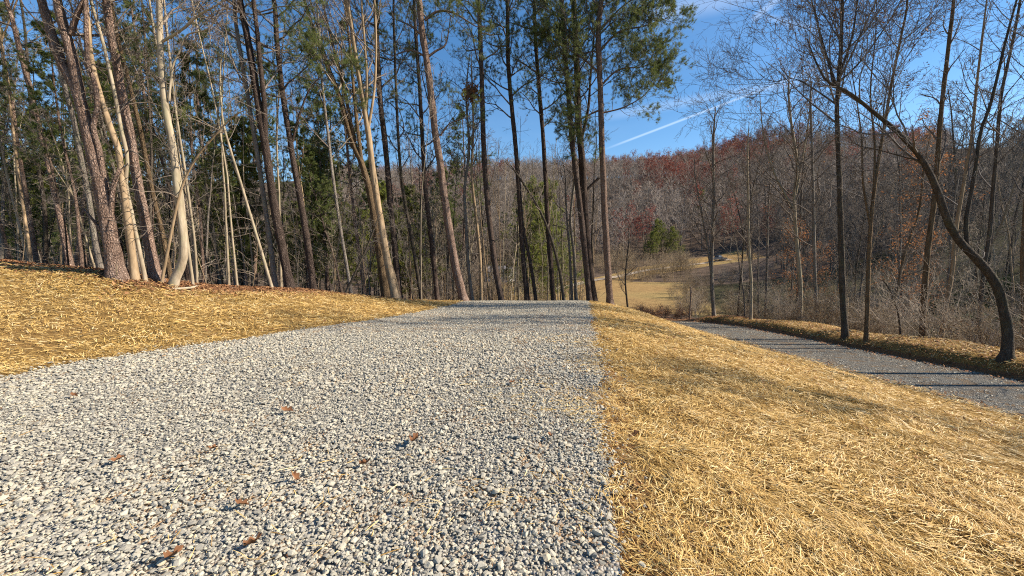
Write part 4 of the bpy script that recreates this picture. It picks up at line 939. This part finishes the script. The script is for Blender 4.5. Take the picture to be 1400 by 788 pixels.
# dark pines at the foot of the far hill
for px, y, k, s, lab in [(888, 136, 1, .85, 'dark green pine at the foot of the far hill, shadowed one of the clump'), (905, 139, 0, .95, 'tallest bright green pine of the clump at the foot of the far hill'), (922, 137, 0, .78, 'round green pine of the clump at the foot of the far hill, nearest the pickup'), (955, 170, 0, .9, 'lone small green pine on the far hillside above the pickup')]:
    make(broad[k % 2] if px < 940 else young[0], 'young_pine', (px - CX) / F * y, y, pr_.uniform(0, 6), s, lab, PT, None)

# ------------------------------------------------------------------ far wooded hill
def farproto(seed, H, kind):
    r = np.random.default_rng(seed); tt, cr, tips = Tubes(), Tubes(), []
    path = gpath(r, np.array([0, 0, -.4]), np.array([r.normal(0, .04), r.normal(0, .04), 1]), H, 6, .04, .02); tt.add(path, np.linspace(.19, .05, 7), 4)
    for i in range(16):
        f = .2 + .78 * (i + r.uniform(0, 1)) / 16; q, t = at_frac(path, min(f, .98)); l = H * r.uniform(.22, .4) * (1.2 - .6 * f)
        p2 = gpath(r, q, side_dir(r, t, r.uniform(.45, .95), i * 2.4), l, 3, .14, .06); cr.add(p2, np.linspace(.06, .025, 4), 3)
        for _ in range(8):
            q2, t2 = at_frac(p2, r.uniform(.2, 1)); p3 = gpath(r, q2, side_dir(r, t2, r.uniform(.4, 1.)), l * r.uniform(.3, .6), 2, .15, .05); cr.add(p3, np.array([.04, .03, .015]), 3); tips.append(p3)
    T, P = Part(), Part(); V, Q = tt.arrays(); T.put(V, Q, None, 0); V, Q = cr.arrays(); P.put(V, Q, None, 0); mats = [M['twig_far']]
    cs = [at_frac(p, r.uniform(.2, 1))[0] for p in tips]
    a, b_, c_ = leafcards(r, cs, 6, .4, .27) if kind == 'oak' else leafcards(r, cs, 2, .35, .13)
    P.put(a, b_, None, 1, c_); mats.append(M['leaf_red' if kind == 'oak' else 'leaf_brown'])
    return dict(trunk=T, crown=P, tm=[M['grey']], cm=mats, made=None, kind=kind)
far_bare = [farproto(400 + k, 13 + 1.5 * k, 'bare') for k in range(4)]
far_oak = [farproto(420 + k, 13 + 2 * k, 'oak') for k in range(3)]
HP = []
hr = np.random.default_rng(9)
def red_patch(x, y, z):   # reddish oaks: along the skyline and in loose drifts
    return np.clip(.05 + .45 * sstep(.1, .5, wob(x, y, .035, 61)) + .75 * sstep(300, 330, y) * (1 - sstep(60, 100, np.abs(x - 145))) + .85 * (1 - sstep(13, 24, np.hypot(x - 92, y - 214))) + .6 * (1 - sstep(10, 18, np.hypot(x - 140, y - 262))), 0, .85)
cand = np.stack([hr.uniform(-250, 420, 24000), hr.uniform(128, 415, 24000)], 1)
cell = {}
for x, y in cand:
    s = 3.7 if y < 190 else (4.2 if y < 260 else 4.9)
    key = (int(x / 5), int(y / 5))
    if any((x - a_) ** 2 + (y - b_) ** 2 < s * s for i_ in (-1, 0, 1) for j_ in (-1, 0, 1) for a_, b_ in cell.get((key[0] + i_, key[1] + j_), ())): continue
    px, py, zc = proj(np.array([x, y, float(zg(x, y)) + 8]))
    if px < 430 or px > 1300: continue
    if float(field_mask(x, y)) > .25: continue
    if np.hypot(x - lx, y - ly).min() < (11 if x > 40 else 5): continue
    if 866 < px < 942 and y < 140 or 40 < x < 104 and 112 < y < 137: continue
    cell.setdefault(key, []).append((x, y)); HP.append((x, y))
print('far trees', len(HP)); HP.sort(key=lambda p: p[1])
def inst(part_raw, x, y, z, rz, s, acc):
    V, Q, T, qm, tm, r_ = part_raw; c, sn = math.cos(rz) * s, math.sin(rz) * s
    v = np.stack([V[:, 0] * c - V[:, 1] * sn + x, V[:, 0] * sn + V[:, 1] * c + y, V[:, 2] * s + z], 1)
    o = acc['off']; acc['V'].append(v); acc['Q'].append(Q + o); acc['qm'].append(np.where(qm == 1, acc.get('leaf', 2), qm + acc['m'])); acc['r'].append(r_); acc['off'] += len(V)
acc = dict(V=[], Q=[], qm=[], r=[], off=0, m=0)
nind = 0
raws = {}
for (x, y) in HP:
    z = float(zg(x, y)); oak = hr.uniform() < float(red_patch(np.array(x), np.array(y), np.array(z)))
    pr = (far_oak if oak else far_bare)[hr.integers(0, 3)]; s = hr.uniform(.7, 1.1); rz = hr.uniform(0, 6.28)
    px, py, _ = proj(np.array([x, y, z + 6]))
    if nind < 150 and 800 < px < 1180:
        nind += 1
        if oak: make(pr, 'oak_tree', x, y, rz, s, 'red-leaved oak low on the far hillside above the meadow', 'oak tree', 'red oaks low on the far hillside')
        else: make(pr, 'hillside_tree', x, y, rz, s, 'grey bare tree low on the far hillside above the meadow', 'hillside tree', 'bare trees low on the far hillside')
    else:
        key = id(pr)
        if key not in raws: raws[key] = (pr['trunk'].raw(), pr['crown'].raw())
        acc['m'] = 0; inst(raws[key][0], x, y, z, rz, s, acc)
        acc['m'] = 1; acc['leaf'] = 2 if oak else 3; inst(raws[key][1], x, y, z, rz, s, acc)
me = mesh_np('far_wood', np.concatenate(acc['V']), np.concatenate(acc['Q']), None, [M['grey'], M['twig_far'], M['leaf_red'], M['leaf_brown']], {'rnd': np.concatenate(acc['r'])}, True, np.concatenate(acc['qm']))
tag(link('far_wood', me), 'grey and rust-red wood covering the far hill up to its skyline', 'wood', None, 'stuff')

# the woods standing behind the individual trees, left and right
acc = dict(V=[], Q=[], qm=[], r=[], off=0, m=0); cnt = 0
rawp = [(p['trunk'].raw(), p['crown'].raw()) for p in far_bare]
def gscat(n, fn, smin, smax):
    for _ in range(n):
        q = fn()
        if q is None: continue
        x, y = q; t, c = rawp[hr.integers(0, 4)]; s = hr.uniform(smin, smax); rz = hr.uniform(0, 6.28); z = float(zg(x, y))
        acc['m'] = 0; inst(t, x, y, z, rz, s, acc); acc['m'] = 1; inst(c, x, y, z, rz, s, acc)
def fl():
    px = hr.uniform(-80, 650); y = hr.uniform(40, 120); x = (px - CX) / F * y
    return (x, y) if x < -4 else None
def fr_():
    px = hr.uniform(1070, 1480); y = hr.uniform(60, 170); x = (px - CX) / F * y
    if float(field_mask(x, y)) > .2 or np.hypot(x - lx, y - ly).min() < 9 or 40 < x < 104 and 100 < y < 137: return None
    return x, y
gscat(330, fl, .5, .85); gscat(330, fr_, .5, .85)
me = mesh_np('deep_wood', np.concatenate(acc['V']), np.concatenate(acc['Q']), None, [M['grey'], M['twig'], M['leaf_brown']], {'rnd': np.concatenate(acc['r'])}, True, np.concatenate(acc['qm']))
tag(link('deep_wood', me), 'far bare wood filling the background behind the nearer trees', 'wood', None, 'stuff')

# ------------------------------------------------------------------ small things
def bm_obj(name, bm, mat, parent=None, loc=(0, 0, 0), smooth=False):
    me = bpy.data.meshes.new(name); bm.to_mesh(me); bm.free(); me.materials.append(mat)
    if smooth: me.polygons.foreach_set('use_smooth', np.ones(len(me.polygons), bool))
    return link(name, me, parent, loc)
def box(bm, x0, x1, y0, y1, z0, z1, bev=0):
    r = bmesh.ops.create_cube(bm, size=1); vs = r['verts']
    for v in vs: v.co = ((x0 + x1) / 2 + v.co.x * (x1 - x0), (y0 + y1) / 2 + v.co.y * (y1 - y0), (z0 + z1) / 2 + v.co.z * (z1 - z0))
    if bev: bmesh.ops.bevel(bm, geom=list({e for v in vs for e in v.link_edges}), offset=bev, segments=2, affect='EDGES')
def prism(bm, prof, y0, y1, bev=0):
    a = [bm.verts.new((x, y0, z)) for x, z in prof]; b = [bm.verts.new((x, y1, z)) for x, z in prof]; n = len(prof)
    bm.faces.new(a); bm.faces.new(b[::-1])
    for i in range(n): bm.faces.new((a[i], b[i], b[(i + 1) % n], a[(i + 1) % n]))
    bmesh.ops.recalc_face_normals(bm, faces=bm.faces[:])
    if bev: bmesh.ops.bevel(bm, geom=bm.edges[:], offset=bev, segments=2, affect='EDGES')
# pickup truck on the far lane
tx, ty, ta = lane_xy(981)
tk = thing('pickup_truck', 'dark pickup truck parked on the pale lane across the meadow', 'pickup truck', (tx, ty, float(zg(tx, ty)) + .12), ta)
bm = bmesh.new(); prism(bm, [(-2.7, .5), (-2.7, 1.05), (-.6, 1.08), (.95, 1.08), (1.1, 1.12), (2.5, 1.02), (2.68, .9), (2.7, .5), (2.1, .42), (-2.1, .42)], -.95, .95, .05); bm_obj('body', bm, M['truck'], tk)
bm = bmesh.new(); prism(bm, [(-.75, 1.06), (-.6, 1.75), (.35, 1.8), (1.15, 1.1)], -.84, .84, .05); cab = bm_obj('cab', bm, M['truck'], tk)
for s in (-1, 1):
    bm = bmesh.new(); prism(bm, [(-.52, 1.16), (-.45, 1.66), (-.02, 1.69), (-.02, 1.16)], s * .845, s * .856); bm_obj('window', bm, M['glass'], cab)
    bm = bmesh.new(); prism(bm, [(.06, 1.16), (.06, 1.69), (.33, 1.69), (.86, 1.16)], s * .845, s * .856); bm_obj('window', bm, M['glass'], cab)
    bm = bmesh.new(); box(bm, 2.6, 2.72, s * .75 - .14, s * .75 + .14, .78, .94, .01); bm_obj('headlight', bm, M['lampglass'], tk)
    bm = bmesh.new(); box(bm, -2.73, -2.66, s * .85 - .07, s * .85 + .07, .72, .98, .01); bm_obj('tail_light', bm, M['redglass'], tk)
    bm = bmesh.new(); box(bm, .8, .95, s * .96 - .1 + s * .05, s * .96 + .1 + s * .05, 1.12, 1.28, .02); bm_obj('mirror', bm, M['truck'], tk)
    for wx in (-1.65, 1.7):
        bm = bmesh.new(); bmesh.ops.create_cone(bm, cap_ends=True, segments=24, radius1=.4, radius2=.4, depth=.26, matrix=__import__('mathutils').Matrix.Rotation(rad(90), 4, 'X')); bmesh.ops.bevel(bm, geom=[e for e in bm.edges if len(e.link_faces) == 2 and e.calc_face_angle(0) > 1], offset=.04, segments=2, affect='EDGES')
        w_ = bm_obj('wheel', bm, M['rubber'], tk, (wx, s * .86, .4))
        bm = bmesh.new(); bmesh.ops.create_cone(bm, cap_ends=True, segments=20, radius1=.24, radius2=.2, depth=.28, matrix=__import__('mathutils').Matrix.Rotation(rad(90), 4, 'X')); bm_obj('rim', bm, M['rim'], w_)
bm = bmesh.new(); prism(bm, [(.42, 1.79), (.44, 1.8), (1.17, 1.14), (1.15, 1.12)], -.72, .72); bm_obj('windscreen', bm, M['glass'], cab)
bm = bmesh.new(); box(bm, 2.68, 2.78, -.9, .9, .48, .66, .02); bm_obj('bumper', bm, M['rim'], tk)
# white house glimpsed through the trunks
hx, hy = -2.6, 92.; hs = thing('white_house', 'small white house glimpsed low between the trunks beyond the driveway crest', 'house', (hx, hy, float(zg(hx, hy)) - .1), rad(-18), None, .72)
bm = bmesh.new(); box(bm, -4, 4, -3, 3, 0, 3.0); bm_obj('wall', bm, M['siding'], hs)
bm = bmesh.new(); prism(bm, [(-3.5, 2.98), (0, 4.7), (3.5, 2.98), (3.5, 3.1), (0, 4.85), (-3.5, 3.1)], -4.3, 4.3); rf = bm_obj('roof', bm, M['roof'], hs); rf.rotation_euler = (0, 0, rad(90))
bm = bmesh.new(); prism(bm, [(-3, 3.0), (0, 4.6), (3, 3.0)], -3.98, 3.98); gb = bm_obj('gable', bm, M['siding'], hs); gb.rotation_euler = (0, 0, rad(90))
bm = bmesh.new(); box(bm, 1.2, 1.8, .4, 1., 3.8, 5.2); bm_obj('chimney', bm, M['roof'], rf)
for wx in (-2.6, 2.4):
    bm = bmesh.new(); box(bm, wx - .6, wx + .6, -3.06, -3.004, 1., 2.3); wf = bm_obj('window', bm, M['trim'], hs)
    bm = bmesh.new(); box(bm, wx - .48, wx + .48, -3.075, -3.062, 1.1, 2.2); bm_obj('pane', bm, M['glass'], wf)
bm = bmesh.new(); box(bm, -.5, .5, -3.07, -3.004, .1, 2.2, .01); dr = bm_obj('door', bm, M['trim'], hs)
bm = bmesh.new(); box(bm, .32, .4, -3.13, -3.072, 1.05, 1.13, .01); bm_obj('handle', bm, M['rim'], dr)
# wooden post by the bend of the road
q = W(943, 436, 28); tb = Tubes(); tb.add([(0, 0, -.4), (0, 0, .8), (.015, 0, 1.6), (.02, 0, 2.25), (.02, 0, 2.26)], [.065, .06, .06, .058, .001], 10)
V, Q = tb.arrays(); tag(link('wooden_post', mesh_np('wooden_post', V, Q, None, [M['wood_post']]), None, (q[0], q[1], float(zg(q[0], q[1])))), 'weathered upright wooden post beside the bend of the lower road', 'post')
# fallen branches on the bank
def fallen(px, w, label, mat='pale', twigs=4):
    r = np.random.default_rng(len(label)); pts = []
    for (a, b) in px:
        h = hit(a, b, zg, 40, 11); pts.append([h[0], h[1], float(zg(h[0], h[1])) + w * .5])
    org = np.array(pts[0]); path, _ = smooth_path(np.array(pts) - org, 14); path[:, 2] += r.normal(0, .012, 14)
    tb = Tubes(); tb.add(np.concatenate([path, path[-1:] + .002]), np.append(np.linspace(w, w * .4, 14), .001), 7)
    for _ in range(twigs):
        q, t = at_frac(path, r.uniform(.3, .95)); branches(tb, r, q, side_dir(r, t, .7), r.uniform(.2, .6), w * .35, 2, 3, (0, 0, 2), .05, .2, .004)
    V, Q = tb.arrays(r, .03); tag(link('fallen_branch', mesh_np('fallen_branch', V, Q, None, [M[mat]]), None, tuple(org)), label, 'fallen branch')
fallen([(236, 397), (250, 395), (268, 394), (292, 390)], .03, 'long pale fallen branch lying on the bank right of the bow-based tree')
fallen([(155, 380), (162, 384), (170, 388)], .03, 'short pale broken stick lying below the big forked pine', twigs=1)
fallen([(30, 360), (50, 364), (72, 370)], .03, 'grey fallen branch lying at the foot of the leftmost thicket', 'grey')
fallen([(118, 371), (128, 372), (140, 376)], .035, 'dark fallen branch end lying against the foot of the forked pine', 'brown', 2)
fallen([(300, 394), (330, 396), (350, 399)], .022, 'thin grey twig lying on brown litter before the leaning tan pole', 'grey')
# single oak leaves lying on the gravel
def oakleaf(seed):
    r = np.random.default_rng(seed); n = 36; cu = r.uniform(.8, 1.8); V = [(0, 0, .004)]; 
    for k in range(n):
        a = 2 * math.pi * k / n; lobe = .78 + .22 * math.cos(7 * a + cu) ; L = 1.0
        x = math.cos(a) * L * (.8 + .2 * lobe); y = math.sin(a) * .55 * lobe
        V.append((x, y, 1.6 * abs(y) ** 1.4 * cu * .7 + .35 * x * x * cu + .14 * math.sin(3 * a + cu)))
    V += [(-1.0, -.03, .2), (-1.0, .03, .2), (-1.5, .02, .28), (-1.5, -.02, .28)]
    T = [(0, 1 + k, 1 + (k + 1) % n) for k in range(n)]
    return mesh_np('dead_leaf', np.array(V), [(n + 1, n + 2, n + 3, n + 4)], T, [M['leaf_dead']], {'rnd': r.uniform(.0, .28) + .3 * np.abs(np.array(V)[:, 1])})
lm = [oakleaf(k) for k in range(3)]
for k, (px, py, s, lab) in enumerate([(566, 613, .075, 'largest curled russet oak leaf lying alone on the middle of the gravel'), (393, 570, .06, 'tan oak leaf lying flat on the gravel nearer the left straw bank'), (237, 775, .06, 'red-brown oak leaf lying at the near left of the gravel'),
        (348, 757, .05, 'narrow dark leaf standing on edge in the near gravel'), (160, 640, .045, 'small brown leaf low on the left part of the gravel'), (103, 548, .05, 'small brown leaf near the straw at the left gravel edge'), (290, 624, .04, 'small russet leaf left of the largest curled leaf'),
        (405, 665, .045, 'brown leaf lying below and left of the largest curled leaf'), (330, 702, .045, 'pale brown leaf near the bottom left of the gravel'), (500, 645, .045, 'tan narrow leaf lying just below the largest curled leaf'),
        (752, 606, .04, 'small orange leaf on the gravel close to the right straw edge'), (868, 600, .05, 'dark brown leaf on the straw right beside the gravel edge'), (865, 678, .05, 'russet leaf on the dirt at the near straw edge'), (700, 530, .04, 'small dark leaf in the middle distance of the gravel')]):
    h = hit(px, py, zg); o = link('dead_leaf', lm[k % 3], None, (h[0], h[1], h[2] + (.06 if px < 830 else .035)))
    o.scale = (s,) * 3; o.rotation_euler = (pr_.uniform(-.4, .4), pr_.uniform(-.4, .4), pr_.uniform(0, 6)); tag(o, lab, 'leaf', 'single leaves lying on the gravel')

# ------------------------------------------------------------------ light, sky, camera
EL, AZ = rad(36), rad(91)      # azimuth clockwise from +Y
sd = np.array([math.sin(AZ) * math.cos(EL), math.cos(AZ) * math.cos(EL), math.sin(EL)])
sun = bpy.data.lights.new('sun', 'SUN'); sun.energy = 5.0; sun.angle = rad(.53); sun.color = (1, .9, .76)
so = bpy.data.objects.new('sun', sun); C.objects.link(so)
from mathutils import Vector
so.rotation_euler = Vector(-sd).to_track_quat('-Z', 'Y').to_euler()

wd = bpy.data.worlds.new('World'); bpy.context.scene.world = wd; wd.use_nodes = True
nt = wd.node_tree; bg = nt.nodes['Background']; bg.inputs['Strength'].default_value = .09
sky = nt.nodes.new('ShaderNodeTexSky'); sky.sky_type = 'NISHITA'; sky.sun_disc = False; sky.sun_elevation = EL; sky.sun_rotation = AZ
sky.altitude = 400; sky.air_density = 1.0; sky.dust_density = .2; sky.ozone_density = 1.6
class WN(NT):
    def __init__(s): s.t = nt
w = WN()
tc = w.n('ShaderNodeTexCoord').outputs['Generated']
def vm(op, a, b):
    o = nt.nodes.new('ShaderNodeVectorMath'); o.operation = op; nt.links.new(a, o.inputs[0])
    if isinstance(b, tuple): o.inputs[1].default_value = b
    else: nt.links.new(b, o.inputs[1])
    return o
def band(p1, p2, width, soft, amp, nscale):
    a, b = nrm(ray(*p1)), nrm(ray(*p2)); n = nrm(np.cross(a, b)); t = nrm(b - a)
    ds = w.math('ABSOLUTE', w.math('ADD', vm('DOT_PRODUCT', tc, tuple(n)).outputs['Value'], w.math('MULTIPLY', w.math('SUBTRACT', w.noise(tc, nscale, 4), .5), width * .5)))
    m = w.n('ShaderNodeMapRange'); m.interpolation_type = 'SMOOTHSTEP'; nt.links.new(ds, m.inputs[0]); m.inputs[1].default_value = width; m.inputs[2].default_value = width * soft; m.inputs[3].default_value = 0; m.inputs[4].default_value = 1
    al = vm('DOT_PRODUCT', tc, tuple(t)).outputs['Value']; lo, hi = float(a @ t), float(b @ t)
    e1 = w.n('ShaderNodeMapRange'); e1.interpolation_type = 'SMOOTHSTEP'; nt.links.new(al, e1.inputs[0]); e1.inputs[1].default_value = lo; e1.inputs[2].default_value = lo + (hi - lo) * .25
    e2 = w.n('ShaderNodeMapRange'); e2.interpolation_type = 'SMOOTHSTEP'; nt.links.new(al, e2.inputs[0]); e2.inputs[1].default_value = hi + (hi - lo) * .3; e2.inputs[2].default_value = hi - (hi - lo) * .1
    nz = w.math('ADD', .7, w.math('MULTIPLY', w.noise(tc, nscale * .6, 3), .6))
    return w.math('MULTIPLY', w.math('MULTIPLY', w.math('MULTIPLY', m.outputs[0], e1.outputs[0]), w.math('MULTIPLY', e2.outputs[0], nz)), amp)
wisp = w.math('MAXIMUM', band((1022, 34), (1090, -25), .012, 0, .2, 9), band((1040, 22), (1110, 38), .010, 0, .12, 9))
mp = w.n('ShaderNodeMapping'); mp.inputs['Scale'].default_value = (1.5, 1.5, 5.0); mp.inputs['Rotation'].default_value = (.2, .5, 0); nt.links.new(tc, mp.inputs['Vector'])
cir = w.n('ShaderNodeMapRange'); nt.links.new(w.noise(mp.outputs[0], 2.2, 7, .62), cir.inputs[0]); cir.inputs[1].default_value = .5; cir.inputs[2].default_value = .85; cir.inputs[4].default_value = .04
cl = w.math('MAXIMUM', cir.outputs[0], w.math('MAXIMUM', band((815, 209), (1075, 110), .0036, .1, .26, 5), band((800, 165), (1090, 112), .016, 0, .11, 4)))
cl = w.math('MAXIMUM', cl, band((860, 25), (1060, -15), .035, 0, .18, 5))
sat = w.n('ShaderNodeHueSaturation'); sat.inputs['Saturation'].default_value = 1.28; nt.links.new(sky.outputs['Color'], sat.inputs['Color'])
cl = w.math('MAXIMUM', cl, wisp)
col = w.mix(cl, sat.outputs['Color'], (7.5, 8.4, 9.8))
nt.links.new(col, bg.inputs['Color'])

cam = bpy.data.cameras.new('camera'); cam.sensor_width = 36; cam.lens = 36 * F / 1400; cam.clip_end = 3000; cam.clip_start = .05
co = bpy.data.objects.new('camera', cam); C.objects.link(co); co.location = tuple(CAM); co.rotation_euler = (rad(90) - PIT, 0, 0)
sc = bpy.context.scene; sc.camera = co
vs = sc.view_settings; vs.view_transform = 'Standard'; vs.look = 'None'; vs.exposure = 1.0; vs.gamma = 1; vs.use_curve_mapping = False
sc.cycles.max_bounces = 5; sc.cycles.diffuse_bounces = 2; sc.cycles.transmission_bounces = 2; sc.cycles.transparent_max_bounces = 4
sc.cycles.use_denoising = False; sc.cycles.denoising_prefilter = 'ACCURATE'; sc.cycles.filter_width = 1.1
